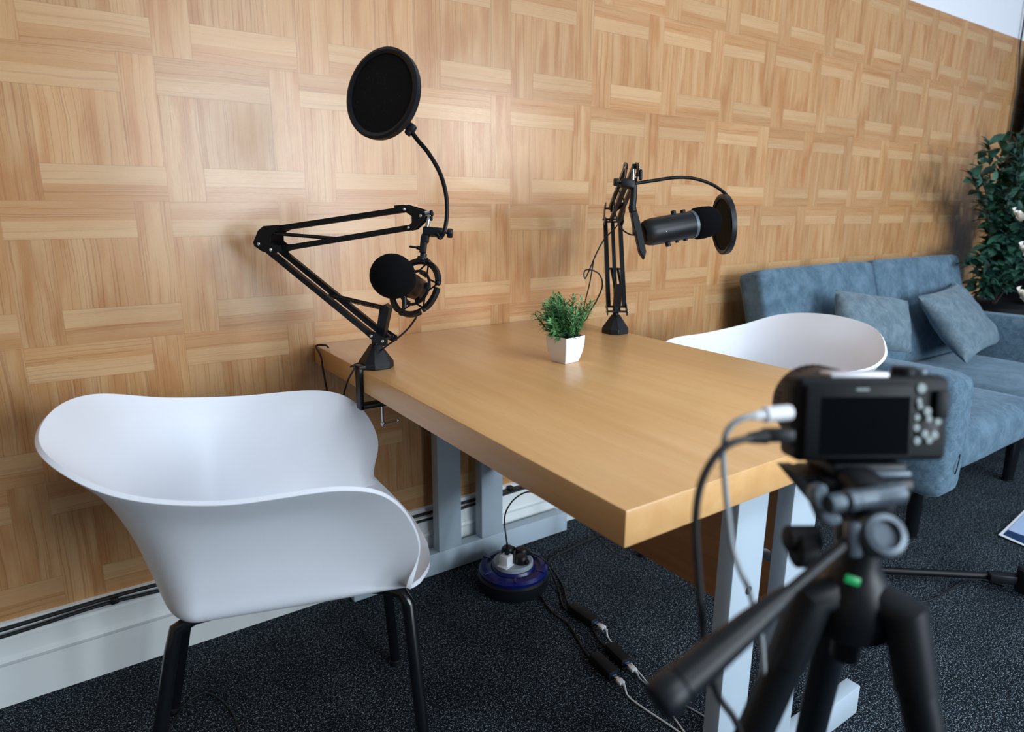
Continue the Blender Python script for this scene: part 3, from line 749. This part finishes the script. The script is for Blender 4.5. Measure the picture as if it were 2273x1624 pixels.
for xa, xb, sd, zt in ((2.07, 2.70, 2, .405), (2.71, 3.40, 7, .40)):
    g = softbox(((xa + xb) / 2, -.555, (.25 + zt) / 2), (xb - xa, .60, zt - .25), .045, None, 16, (0, .008, .012), sd); obj('seat_cushion', g, M['sofa'], sofa, angle=60)
for xa, xb, sd in ((SX0 + .005, 2.075, 3), (3.395, 3.545, 9)):
    g = softbox(((xa + xb) / 2, -.495, .395), (xb - xa, .745, .395), .040, None, 16, (.006, .006, .004), sd, .003); obj('armrest', g, M['sofaside'], sofa, angle=60)
g = G(); g.box((2.73, -.48, .285), (1.35, .66, .06), None, .008); obj('base_frame', g, M['rubber'], sofa)
for x, y in ((2.051, -.757), (2.886, -.745), (3.42, -.757), (2.051, -.22), (3.42, -.22)):
    g = G(); g.lathe([(.019, .004), (.026, .205), (.026, .27)], (x, y, 0), (0, 0, 1), 18); l_ = obj('leg', g, M['leg'], sofa)
    g = G(); g.lathe([(.022, 0), (.022, .006)], (x, y, 0), (0, 0, 1), 18); obj('foot_glide', g, M['rubber'], l_)
g = G(); g.tube([at(2131, 1008, y=-.874), at(2129, 1020, y=-.880), at(2124, 1040, y=-.882), at(2120, 1052, y=-.874)], .0016, 6, 6); obj('fabric_tag', g, M['rubber'], sofa, label='small dark fabric tag loop')
def pillow(name, c, ex, ey, t, mat, label, seed):
    ex, ey = V(ex), V(ey); nz = ex.cross(ey).normalized()
    from mathutils import noise as mn
    g = G(); n_ = 28; sides = []
    for sgn in (1, -1):
        R = []
        for i in range(n_ + 1):
            row = []
            for j in range(n_ + 1):
                u, v = i / n_ * 2 - 1, j / n_ * 2 - 1
                k = max(0, (1 - u * u) * (1 - v * v)) ** .42
                pin = 1 - .10 * (1 - abs(v) ** 2) * abs(u) ** 4 ; pin2 = 1 - .10 * (1 - abs(u) ** 2) * abs(v) ** 4
                p_ = V(c) + ex * u * pin + ey * v * pin2 + nz * sgn * t * k
                w = mn.noise_vector(V((u * 2.2, v * 2.2, seed))); p_ += nz * w.x * .016 * k + nz * mn.noise(V((u * 9, v * 3, seed + 4))) * .004 * k
                row.append(g.b.verts.new(p_))
            R.append(row)
        for i in range(n_):
            for j in range(n_): g.b.faces.new((R[i][j], R[i + 1][j], R[i + 1][j + 1], R[i][j + 1]))
    bmesh.ops.remove_doubles(g.b, verts=g.b.verts, dist=.0008)
    rim_ = [V(c) + ex * u + ey * v for u, v in ()]
    o = obj(name, g, mat, angle=80); return tag(o, label, 'cushion', 'scatter cushions on the sofa')
TL, TR, BR = at(1841, 643, y=-.285), at(2003, 668, y=-.315), at(2010, 785, y=-.44)
c_ = (TL + BR) / 2
pillow('scatter_cushion', c_ + V((0, -.022, .004)), (TR - TL) / 2, (TR - BR) / 2, .055, M['cushion'], 'blue grey square cushion leaning on the sofa back left of its centre split', 1)
Lp, Tp, Rp_, Bp = at(2033, 660, y=-.31), at(2122, 622, y=-.245), at(2219, 765, y=-.44), at(2148, 803, y=-.53)
c_ = (Lp + Tp + Rp_ + Bp) / 4
ea = ((Tp - Lp) + (Rp_ - Bp)) / 4; eb = ((Lp - Bp) + (Tp - Rp_)) / 4
pillow('scatter_cushion', c_, ea, eb, .065, M['cushion'], 'blue grey cushion tipped on its corner right of the sofa back split', 6)

# ------------------------------------------------------------------ tall artificial plant, curtain and hanging cable in the far corner
tp_ = thing('artificial_plant', (3.95, -.22, 0), 'tall dark green artificial plant with white roses in the far right corner', 'plant')
g = G(); g.lathe([(.11, .0), (.15, .02), (.19, .45), (.20, .58), (.17, .60), (.16, .58)], (3.95, -.22, 0), (0, 0, 1), 32); obj('planter', g, M['rubber'], tp_)
rnd = random.Random(11); gb = G(); gl = G()
def oval(g, p, d, ln, w, up):
    d = d.normalized(); s = d.cross(up)
    if s.length < .01: s = V((1, 0, 0))
    s.normalize(); n_ = s.cross(d)
    R = []
    for t, k, b_ in ((0, .12, 0), (.25, .8, .06), (.5, 1, .08), (.75, .7, .04), (1, .05, -.05)):
        c = p + d * ln * t + n_ * ln * b_; R.append([g.b.verts.new(c - s * w * k + n_ * w * k * .25), g.b.verts.new(c), g.b.verts.new(c + s * w * k + n_ * w * k * .25)])
    for i in range(4):
        for j in range(2): g.b.faces.new((R[i][j], R[i][j + 1], R[i + 1][j + 1], R[i + 1][j]))
O = V((3.98, -.20, .56))
tips = [at(2157, 392, y=-.25), at(2170, 352, y=-.25), at(2195, 322, y=-.25), at(2225, 318, y=-.2), at(2262, 300, y=-.2), at(2205, 430, y=-.22), at(2240, 420, y=-.3), at(2268, 360, y=-.3), at(2200, 470, y=-.2),
        at(2235, 505, y=-.3), at(2260, 470, y=-.35), at(2148, 588, y=-.25), at(2165, 570, y=-.25), at(2190, 545, y=-.3), at(2215, 560, y=-.3), at(2245, 540, y=-.35), at(2160, 630, y=-.2), at(2185, 610, y=-.3), at(2220, 600, y=-.35), at(2255, 600, y=-.4), at(2180, 650, y=-.2), at(2215, 640, y=-.3), at(2290, 400, y=-.3), at(2310, 500, y=-.35), at(2300, 600, y=-.4), at(2290, 320, y=-.25), at(2225, 380, y=-.2), at(2250, 330, y=-.15), at(2280, 440, y=-.2), at(2230, 460, y=-.15), at(2215, 520, y=-.15)]
for tpnt in tips:
    mid = O.lerp(tpnt, .5) + V((rnd.uniform(.0, .10), rnd.uniform(-.04, .04), .10))
    pts = catmull([O, mid, tpnt], 10); gb.tube(pts, [.006 - .005 * i / (len(pts) - 1) for i in range(len(pts))], 5)
    for i in range(4, len(pts)):
        for k in range(3):
            d = (pts[min(i + 1, len(pts) - 1)] - pts[i - 1]).normalized()
            o_ = V((rnd.uniform(-1, 1), rnd.uniform(-1, 1), rnd.uniform(-.6, .8))).normalized()
            oval(gl, pts[i], d * .5 + o_ * .8, rnd.uniform(.055, .085), rnd.uniform(.014, .021), V((rnd.uniform(-.4, .4), rnd.uniform(-.8, -.1), 1)))
obj('branches', gb, M['branch'], tp_, angle=180); obj('foliage', gl, M['leaf'], tp_, angle=70)
for (u, v, y, s) in ((2262, 652, -.42, .05), (2268, 555, -.42, .055), (2252, 475, -.40, .04), (2285, 610, -.45, .05)):
    c = at(u, v, y=y); g = G()
    for k in range(16):
        a = k * 2.4; r_ = s * (.25 + .05 * k); el_ = .9 - .055 * k
        d = V((math.cos(a) * math.cos(el_), -.5 + math.sin(a) * math.cos(el_) * .6, math.sin(el_) * .7 + math.sin(a) * .5)).normalized()
        oval(g, c - V((0, 0, s * .1)) + d * r_ * .2, d, r_, r_ * .55, V((-d.y, d.x, .3)))
    obj('rose', g, M['petal'], tp_, angle=80, label='white rose bloom')
g = G(); n_ = 60; top = []; 
ringp = [(4.318 + .60 * i / n_, -.075 + .022 * math.sin(i * 1.15)) for i in range(n_ + 1)]
g.ring_loft([[V((x, y, z)) for x, y in ringp] for z in (.02, 1.0, 1.945)], closed_ring=False, cap=False)
tag(obj('curtain', g, M['curtain'], solid=.004, angle=60), 'black cloth curtain hanging at the far right edge of the wall', 'curtain')
cable1('wall_cable', [V((at(2290, -60, y=-.012).x + .01, -.012, ZC - .01)), at(2290, -60, y=-.012), at(2271, 62, y=-.012), at(2264, 108, y=-.012), at(2260, 190, y=-.02), at(2252, 235, y=-.02), at(2244, 290, y=-.02), at(2238, 360, y=-.02), at(2236, 430, y=-.02)], .0045, M['cable'], 'dark cable hanging down the far right end of the wood wall')

# ------------------------------------------------------------------ cables and clips on the skirting
def yrail(x, y, z): return V((x, y, z))
cable1('skirting_cable', [(-2.2, -.013, .176), (-.9, -.013, .177), (-.45, -.013, .182), (-.2, -.013, .188), (.05, -.013, .182), (.4, -.014, .176), (.9, -.013, .178), (1.2, -.013, .186), (1.30, -.012, .23)], .0045, M['cable'], 'upper black cable lying along the top of the white skirting board', smooth=8)
cable1('skirting_cable', [(-2.2, -.0215, .171), (-.9, -.0215, .171), (-.45, -.0215, .170), (-.25, -.021, .179), (-.1, -.0215, .174), (.3, -.0225, .166), (.62, -.0225, .160), (.8, -.0225, .168), (1.1, -.021, .175)], .004, M['cable'], 'lower black cable sagging along the front of the white skirting board', smooth=8)
for (u, v), lb in (((254, 1331), 'small black cable clip on the skirting left of the front chair'), ((1133, 1083), 'small black cable clip on the skirting under the desk')):
    c = at(u, v, y=-.02); g = G(); g.box(c, (.016, .018, .014), None, .002); g.sphere(c + V((.004, -.010, 0)), .003, seg=8)
    tag(obj('cable_clip', g, M['black'], bevel=0), lb, 'cable clip', 'cable clips on the skirting')

# ------------------------------------------------------------------ extension reel with plugs
rx, ry = .765, -.245
reel = thing('extension_reel', (rx, ry, 0), 'blue and black round cable extension reel on the carpet under the desk', 'extension reel')
O = V((rx, ry, 0))
g = G(); g.lathe([(.088, .001), (.101, .004), (.104, .012), (.104, .040), (.098, .046), (.02, .046)], O, (0, 0, 1), 48); obj('base_drum', g, M['black'], reel)
g = G(); g.lathe([(.100, .047), (.101, .056), (.094, .064), (.080, .066), (.076, .060), (.066, .061), (.062, .068), (.05, .069), (.05, .047)], O, (0, 0, 1), 48, cap=False)
for i in range(6):
    a = i * math.pi / 3; d = V((math.cos(a), math.sin(a), 0)); g.box(O + d * .087 + V((0, 0, .065)), (.026, .006, .004), Matrix.Rotation(a, 3, 'Z'), .001)
obj('cover', g, M['blue'], reel)
g = G(); g.lathe([(.058, .060), (.058, .078), (.055, .081), (.001, .081)], O, (0, 0, 1), 40); hub = obj('socket_hub', g, M['grey'], reel)
ZH = .0812
def plug_thing(name, c, rot, mat, label, cordpts, cordmat, cat='plug'):
    t = thing(name, c, label, cat); R_ = Matrix.Rotation(rot, 3, 'Z')
    g = G(); g.lathe([(.0165, 0), (.0185, .004), (.0185, .018), (.015, .023), (.001, .024)], c, (0, 0, 1), 18)
    d = R_ @ V((1, 0, 0)); g.box(V(c) + d * .017 + V((0, 0, .010)), (.018, .014, .014), R_, .003); obj('plug_body', g, mat, t)
    pts = [V(c) + d * .024 + V((0, 0, .010))] + [V(p) for p in cordpts]
    g = G(); g.tube(pts, .0026, 6, 8); obj('cord', g, cordmat, t, angle=180); return t
cz = .0035
# white usb charger with black lead rising under the desk
wc = O + V((-.034, -.012, ZH + .0155)); ch = thing('usb_charger', wc - V((0, 0, .0155)), 'white cube phone charger plugged into the blue reel', 'charger')
g = G(); g.box(wc, (.029, .029, .030), Matrix.Rotation(rad(20), 3, 'Z'), .002); g.box(wc - V((.004, .004, .0145)), (.038, .034, .003), Matrix.Rotation(rad(20), 3, 'Z'), .001); obj('body', g, M['white'], ch)
lead = thing('charging_cable', wc + V((0, 0, .016)), 'thin black cable standing up from the white charger under the desk', 'cable')
tp0 = wc + V((.004, 0, .0155))
g = G(); g.box(tp0 + V((0, 0, .010)), (.010, .013, .020), Matrix.Rotation(rad(20), 3, 'Z'), .002); g.tube([tp0 + V((0, 0, .018)), tp0 + V((0, 0, .036))], [.0042, .0028], 8); obj('connector', g, M['black'], lead)
dd = (tp0 - CAM).dot(FWD)
g = G(); g.tube([tp0 + V((0, 0, .03)), at(1120, 1150, d=dd), at(1134, 1116, d=dd), at(1158, 1096, d=dd + .01), at(1182, 1091, d=dd + .02), at(1215, 1096, d=dd + .05), at(1300, 1140, d=dd + .1), V((1.02, -.30, .12)), V((1.14, -.31, .0045)), V((1.3, -.33, .0045))], .0022, 6, 8); obj('cord', g, M['cable'], lead, angle=180)
f = lambda u, v, z=cz: at(u, v, z=z)
plug_thing('power_plug', O + V((.008, -.029, ZH)), rad(-75), M['black'], 'black plug at the front of the reel top', [f(1168, 1252, .082), f(1183, 1262, .06), f(1190, 1300), f(1205, 1330), f(1228, 1360), f(1262, 1385), f(1295, 1440), f(1312, 1462)], M['cable'])
plug_thing('power_plug', O + V((.034, .006, ZH)), rad(-40), M['black'], 'black plug at the right of the reel top', [f(1205, 1240, .078), f(1220, 1262, .04), f(1240, 1310), f(1250, 1345), f(1270, 1362)], M['cable'])
plug_thing('power_plug', O + V((.003, .034, ZH)), rad(10), M['black'], 'black plug at the back of the reel top beside the charger', [O + V((.06, .02, .075)), O + V((.105, -.01, .05)), f(1226, 1262), f(1250, 1300), f(1262, 1340), f(1300, 1372), f(1330, 1420), f(1352, 1440)], M['cable'])
cable1('reel_cable', [O + V((.098, -.01, .022)), O + V((.112, -.012, .010)), f(1225, 1240, .005), f(1270, 1215, .005), f(1330, 1188, .005), V((1.35, -.16, .005)), V((1.9, -.20, .005))], .0042, M['cable'], 'thick black mains cable running from the reel along the carpet to the right')

# ------------------------------------------------------------------ usb adapters on the carpet with white leads
def adapter(a, b, w, label, lead_pts, lead_label, leadmat):
    a, b = V(a), V(b); t = thing('power_adapter', (a + b) / 2 * 1.0, label, 'power adapter', 'black adapters on the carpet')
    t.location.z = 0; ORG[t.name] = V(t.location)
    d = (b - a); d.z = 0; R_ = Matrix.Rotation(math.atan2(d.y, d.x), 3, 'Z'); c = (a + b) / 2; c.z = .0125
    g = G(); g.box(c, (d.length, w, .023), R_, .004); obj('body', g, M['rubber'], t)
    dn = d.normalized(); e = c + dn * (d.length / 2)
    g = G(); g.box(e + dn * .0005, (.003, .013, .0055), R_, .0005); obj('usb_port', g, M['usbblue'], t)
    l = thing('usb_lead', e + dn * .002, lead_label, 'cable', 'pale usb leads on the carpet')
    g = G(); g.box(e + dn * .009, (.014, .012, .0045), R_, .0006); obj('metal_plug', g, M['chrome'], l)
    g = G(); g.box(e + dn * .023, (.017, .0155, .008), R_, .002); g.tube([e + dn * .031, e + dn * .041], [.0035, .0024], 8); obj('plug_grip', g, M['whitecable'], l)
    g = G(); g.tube([e + dn * .038] + [V(p) for p in lead_pts], .0023, 6, 8); obj('cord', g, leadmat, l, angle=180)
wz = .0028
adapter(f(1268, 1352), f(1322, 1388), .032, 'black adapter box lying nearest the reel on the carpet', [f(1352, 1418, wz), f(1385, 1455, wz), f(1425, 1500, wz), f(1480, 1570, wz), f(1530, 1640, wz)], 'white usb lead from the adapter nearest the reel', M['whitecable'])
adapter(f(1352, 1440), f(1391, 1478), .030, 'black adapter box in the middle of the carpet cables', [f(1425, 1510, wz), f(1470, 1540, wz), f(1530, 1570, wz), f(1580, 1600, wz), f(1640, 1640, wz)], 'grey white usb lead from the middle adapter', M['greycable'])
adapter(f(1318, 1462), f(1363, 1506), .030, 'black adapter box nearest the front on the carpet', [f(1395, 1545, wz), f(1430, 1572, wz), f(1480, 1605, wz), f(1530, 1640, wz)], 'white usb lead from the frontmost adapter', M['whitecable'])
cable1('floor_cable', [f(365, 1660), f(385, 1600), f(420, 1555), f(455, 1538), f(490, 1552), f(520, 1590), f(540, 1660)], .0022, M['cable'], 'thin black cable loop on the carpet behind the front chair leg')

# ------------------------------------------------------------------ leaflet and light stand at the right edge
c0 = V((2.301, -.925, 0)); e1 = (V((2.60, -.899, 0)) - c0).normalized(); e2 = V((-.199, -.98, 0)).normalized()
leaf_ = thing('leaflet', c0, 'white bordered leaflet with navy and pale blue print on the carpet at the right edge', 'leaflet')
def sheet(poly, z, th=.0006):
    g = G(); g.prism([c0 + e1 * a + e2 * b + V((0, 0, z)) for a, b in poly], V((0, 0, th))); return g
obj('sheet', sheet([(0, 0), (.30, 0), (.30, .21), (0, .21)], .006, .0012), M['paper'], leaf_)
obj('printed_field', sheet([(.016, .010), (.288, .010), (.288, .198), (.010, .198)], .0069), M['navy'], leaf_)
arcp = [(.07 + .0, .0105)] + [(.288, .0105), (.288, .197)] + [(.27 - .20 * math.cos(t), .02 + .175 * math.sin(t)) for t in [rad(a) for a in range(90, -1, -6)]]
obj('printed_shape', sheet(arcp, .0075), M['pale'], leaf_)
ls = thing('light_stand', at(2268, 1285, z=.05), 'black light stand leg lying low across the carpet at the right edge', 'light stand')
a, b = at(2010, 1268, z=.030), at(2192, 1277, z=.045); cc = at(2262, 1284, z=.055)
g = G(); g.tube([a + (a - b) * .5, b], .0105, 12); obj('leg', g, M['blackm'], ls)
g = G(); d = (b - a).normalized(); g.box((b + cc) / 2 - V((0, 0, .002)), ((cc - b).length * 1.05, .030, .028), Matrix.Rotation(math.atan2(d.y, d.x), 3, 'Z'), .005); obj('leg_bracket', g, M['black'], ls)
g = G(); g.lathe([(.024, 0), (.026, .004), (.026, .07), (.022, .075)], cc + d * .02 - V((0, 0, .040)), (0, 0, 1), 24); obj('hub', g, M['black'], ls)
g = G(); g.sphere(cc + V((-.010, -.030, .010)), .0055, seg=10); obj('rivet', g, M['chrome'], ls)
hb = cc + d * .02
for ang in (5, -75):
    dd_ = Matrix.Rotation(rad(ang), 3, 'Z') @ V((d.x, d.y, 0)).normalized()
    g = G(); g.tube([hb + V((0, 0, .0)), hb + dd_ * .5 + V((0, 0, -.035))], .0105, 12); obj('leg', g, M['blackm'], ls)
cable1('floor_cable', [f(2010, 1336), f(2045, 1336), f(2080, 1325), f(2110, 1306), f(2135, 1292), f(2170, 1285), f(2230, 1300)], .0026, M['cable'], 'thin black cable curving on the carpet by the light stand leg')

# ------------------------------------------------------------------ tripod with a compact camera (foreground)
TC = V((.272, -1.438, 0))
tri = thing('tripod', (TC.x, TC.y, 0), 'black camera tripod with pan handle in the right foreground', 'tripod')
for az in (36, 156, 276):
    d = V((math.cos(rad(az)), math.sin(rad(az)), 0)); A = TC + d * .038 + V((0, 0, .775)); Bp_ = TC + d * .29
    ax = (Bp_ - A).normalized(); w = V((0, 0, 1)).cross(d)
    g = G(); g.tube([A, A + ax * .34], [.0145, .0135], 14); lg = obj('leg', g, M['tripod'], tri)
    g = G(); g.tube([A + ax * .33, A + ax * .58], .0108, 12); obj('leg_section', g, M['tripod'], lg)
    g = G(); g.tube([A + ax * .57, Bp_ + V((0, 0, .012)) - ax * .0], .0095, 12); obj('leg_section', g, M['tripod'], lg)
    g = G(); g.tube([A + ax * .315, A + ax * .355], .0165, 14); g.tube([A + ax * .56, A + ax * .59], .015, 12); obj('leg_lock', g, M['black'], lg)
    g = G(); g.lathe([(.013, 0), (.014, .006), (.010, .02)], Bp_, (0, 0, 1), 14); obj('rubber_foot', g, M['rubber'], lg)
    g = G(); g.tube([A + V((0, 0, .012)) - d * .028, A + V((0, 0, .010)), A + ax * .05], [.015, .0175, .0155], 14); obj('leg_hinge', g, M['black'], lg)
g = G(); g.lathe([(.011, .725), (.012, .82)], TC, (0, 0, 1), 16); obj('centre_column', g, M['tripod'], tri)
g = G(); g.lathe([(.020, .748), (.029, .754), (.031, .772), (.029, .790), (.022, .800), (.016, .812), (.016, .835)], TC, (0, 0, 1), 28); sp_ = obj('spider', g, M['black'], tri)
bp_ = at(1893, 1287, d=.478); g = G(); g.box(bp_, (.012, .0015, .006), RC @ Matrix.Rotation(rad(18), 3, 'Y'), .0015); obj('badge', g, M['green_badge'], sp_, label='small green badge')
# pan head
YA = rad(-33.5); RT = Matrix.Rotation(YA, 3, 'Z'); hx, hy = RT @ V((1, 0, 0)), RT @ V((0, 1, 0))
HC = TC + V((0, 0, .852))
g = G(); g.lathe([(.019, -.022), (.021, -.012), (.021, .000), (.016, .006)], HC, (0, 0, 1), 24); g.box(HC + V((0, 0, .012)), (.030, .034, .030), RT, .006); hd = obj('pan_head', g, M['black'], tri)
kc = at(1952, 1188, d=.475); g = G(); g.lathe([(.0125, -.012), (.0155, -.008), (.0160, .006), (.0145, .010), (.010, .011), (.009, .007), (.001, .007)], kc, -FWD + UP * .35, 24); g.tube([kc, HC + V((0, 0, .010))], .007, 12); obj('tilt_knob', g, M['silver'], hd)
# side bracket, quick release and threaded lock
lv = [at(1800, 1078, d=.468), at(1822, 1070, d=.468), at(1832, 1082, d=.468), at(1826, 1098, d=.468), at(1815, 1112, d=.468), at(1818, 1128, d=.468), at(1832, 1135, d=.468), at(1858, 1138, d=.468), at(1862, 1158, d=.468), at(1838, 1166, d=.468), at(1816, 1152, d=.468), at(1802, 1120, d=.468), at(1795, 1095, d=.468)]
g = G(); g.prism(lv, FWD * .012); obj('plate_lever', g, M['silver'], tri, bevel=.002)
a, b = at(1838, 1118, d=.462), at(2000, 1092, d=.472); dv = (b - a).normalized()
g = G(); L_ = (b - a).length; prof = [(.0065, 0), (.007, .002), (.007, .010), (.0045, .011), (.0045, .014), (.0075, .015), (.0078, .021)] + [(.0068 + (.0007 if i % 2 else 0), .021 + i * .0022) for i in range(8)] + [(.0075, L_ - .014), (.0082, L_ - .012), (.0082, L_ - .001), (.006, L_)]
g.lathe(prof, a, dv, 20); obj('locking_screw', g, M['silver'], tri)
CC0 = V((.28987, -1.42551, .92320))
RK = _rot(rad(-33.473), rad(-8.4), rad(-.46))
kx_, ky_, kz_ = RK.col[0].copy(), RK.col[1].copy(), RK.col[2].copy()
def KL(x, y, z): return CC0 + kx_ * x + ky_ * y + kz_ * z
g = G(); g.box(KL(-.004, .018, -.0395), (.058, .050, .0115), RK, .003); obj('quick_plate', g, M['tripod'], tri)
g = G(); g.box(KL(-.006, .020, -.052), (.072, .062, .014), RK, .005); g.prism([KL(-.048, .0, -.046), KL(-.048, .05, -.046), KL(-.012, .05, -.088), KL(-.004, .0, -.088)], kz_ * .0 + kx_ * .012); obj('head_platform', g, M['black'], tri)
g = G(); g.box(KL(.006, -.0085, -.0415), (.040, .006, .006), RK, .002); obj('plate_edge', g, M['silver'], tri)
g = G(); g.box(HC + V((0, 0, .022)) - hx * .008, (.028, .045, .030), RT, .006); obj('head_neck', g, M['black'], tri)
g = G(); g.lathe([(.010, 0), (.010, .022), (.007, .024)], at(1812, 1195, d=.50), -hx, 16); g.lathe([(.014, 0), (.015, .003), (.015, .012), (.012, .014)], at(1800, 1215, d=.50), -hx, 16); obj('side_knob', g, M['rubber'], tri)
# pan handle: thin rod swelling to a rubber grip
h0, h1 = at(1880, 1203, d=.478), at(1462, 1556, d=.415); dv = (h1 - h0); Lh = dv.length
g = G(); g.tube([h0, h0 + dv * .42], .0042, 12); hr = obj('pan_handle', g, M['tripod'], tri)
g = G(); g.lathe([(.0052, Lh * .34), (.0075, Lh * .42), (.0095, Lh * .55), (.0115, Lh * .80), (.0122, Lh * .90), (.0115, Lh * .905), (.0128, Lh * .915), (.0132, Lh * .985), (.0118, Lh * 1.005), (.004, Lh * 1.01)], h0, dv, 24); obj('grip', g, M['tripod'], hr)
g = G(); g.box(at(1893, 1195, d=.476), (.010, .012, .026), RC, .003); obj('handle_clamp', g, M['silver'], tri)

cmr = thing('digital_camera', CC0 - kz_ * .0335, 'black compact digital camera mounted on the foreground tripod, seen from behind', 'camera')
g = G(); g.box(KL(0, .0165, 0), (.120, .033, .067), RK, .005, 3); g.box(KL(.049, .030, -.003), (.022, .024, .060), RK, .008, 3); body = obj('body', g, M['cambody'], cmr)
g = G(); g.lathe([(.030, .030), (.033, .034), (.034, .046), (.0325, .050), (.0335, .056), (.0335, .074), (.031, .077), (.026, .076)], KL(-.016, 0, .003), ky_, 36); ln_ = obj('lens', g, M['lens'], cmr)
g = G()
for i in range(40):
    a = 2 * math.pi * i / 40; g.box(KL(-.016 + .0337 * math.cos(a), .065, .003 + .0337 * math.sin(a)), (.0012, .012, .002), RK @ Matrix.Rotation(-a, 3, 'Y'))
obj('zoom_ring', g, M['rubber'], ln_)
g = G(); g.box(KL(-.013, -.0022, -.001), (.084, .005, .058), RK, .0015); scr = obj('screen_bezel', g, M['cambody'], cmr)
g = G(); g.box(KL(-.009, -.0049, -.004), (.070, .0008, .046), RK, .0003, 1); obj('display', g, M['screen'], scr)
g = G(); g.box(KL(-.010, .013, .0345), (.046, .020, .004), RK, .001); obj('hot_shoe', g, M['satin'], cmr)
g = G(); g.lathe([(.009, 0), (.009, .006), (.008, .007)], KL(.032, .016, .0330), kz_, 24); obj('mode_dial', g, M['cambody'], cmr)
g = G(); g.lathe([(.0075, 0), (.0075, .004), (.006, .005)], KL(.050, .026, .0330), kz_, 20); obj('shutter_button', g, M['silver'], cmr)
g = G(); g.box(KL(.0585, .012, .026), (.006, .004, .010), RK, .0015); obj('strap_lug', g, M['chrome'], cmr)
g = G(); g.box(KL(.052, -.002, .012), (.010, .004, .022), RK, .0015); obj('thumb_rest', g, M['cambody'], cmr)
for i, (x, z, r_) in enumerate(((.036, .0245, .0040), (.0345, .0145, .0025), (.0355, .0105, .0025), (.0415, .0065, .0035), (.0335, .0015, .0027), (.043, .0005, .0030), (.050, -.0015, .0032), (.0335, -.0065, .0030), (.0405, -.0115, .0032), (.048, -.0125, .0034), (.0345, -.017, .0032), (.044, -.0165, .0030))):
    g = G(); g.lathe([(r_, -.001), (r_, .0016), (r_ - .0007, .0022)], KL(x, 0, z), -ky_, 14); obj('button', g, M['button'], cmr)
g = G(); g.lathe([(.0085, -.001), (.0085, .001), (.006, .0014)], KL(.0425, 0, -.0085), -ky_, 28); obj('control_wheel', g, M['black'], cmr)
g = G(); g.box(KL(-.012, -.0050, .0245), (.010, .0005, .002), RK); obj('maker_mark', g, M['button'], scr)
# leads in the camera's left side
kl = [KL(-.062, .012, .012), KL(-.062, .012, -.006)]
uc = thing('usb_cable', kl[0], 'grey usb cable with silver plug in the upper left camera port', 'cable')
s0 = at(1752, 915, d=.462); s1 = at(1697, 920, d=.455)
g = G(); g.tube([s0, s1], .0055, 10); g.tube([s1, at(1668, 924, d=.452)], [.0042, .0026], 8); obj('plug', g, M['whitecable'], uc)
g = G(); g.tube([s1, at(1660, 925, d=.45), at(1630, 938, d=.45), at(1612, 962, d=.452), at(1605, 1000, d=.455), at(1608, 1060, d=.458), at(1615, 1130, d=.462), at(1625, 1210, d=.466), at(1645, 1270, d=.47), at(1662, 1308, d=.475), at(1685, 1390, d=.49), at(1692, 1440, d=.51), at(1700, 1560, d=.56), at(1705, 1700, d=.60)], .0022, 8, 8); obj('cord', g, M['greycable'], uc, angle=180)
hc = thing('video_cable', kl[1], 'thick black video cable with moulded plug in the lower left camera port', 'cable')
s0 = at(1752, 962, d=.462); s1 = at(1700, 968, d=.455)
g = G(); g.box((s0 + s1) / 2, ((s1 - s0).length, .012, .009), RK, .002); g.tube([s1, at(1662, 972, d=.452)], [.0055, .0036], 10); obj('plug', g, M['black'], hc)
g = G(); g.tube([s1, at(1655, 974, d=.45), at(1620, 985, d=.447), at(1590, 1010, d=.446), at(1563, 1055, d=.446), at(1548, 1110, d=.447), at(1544, 1180, d=.45), at(1550, 1270, d=.455), at(1558, 1370, d=.46), at(1568, 1450, d=.47), at(1592, 1540, d=.49), at(1635, 1605, d=.50), at(1660, 1700, d=.52)], .0027, 8, 8); obj('cord', g, M['cable'], hc, angle=180)
g = G(); g.box(KL(-.0585, .014, .002), (.006, .018, .050), RK, .002); obj('port_cover', g, M['rubber'], cmr)

# ------------------------------------------------------------------ render look
S.view_settings.view_transform = 'Standard'; S.view_settings.look = 'None'; S.view_settings.gamma = 1.0
S.view_settings.use_curve_mapping = False
S.view_settings.exposure = 0.0
S.cycles.use_denoising = True
S.cycles.max_bounces = 8
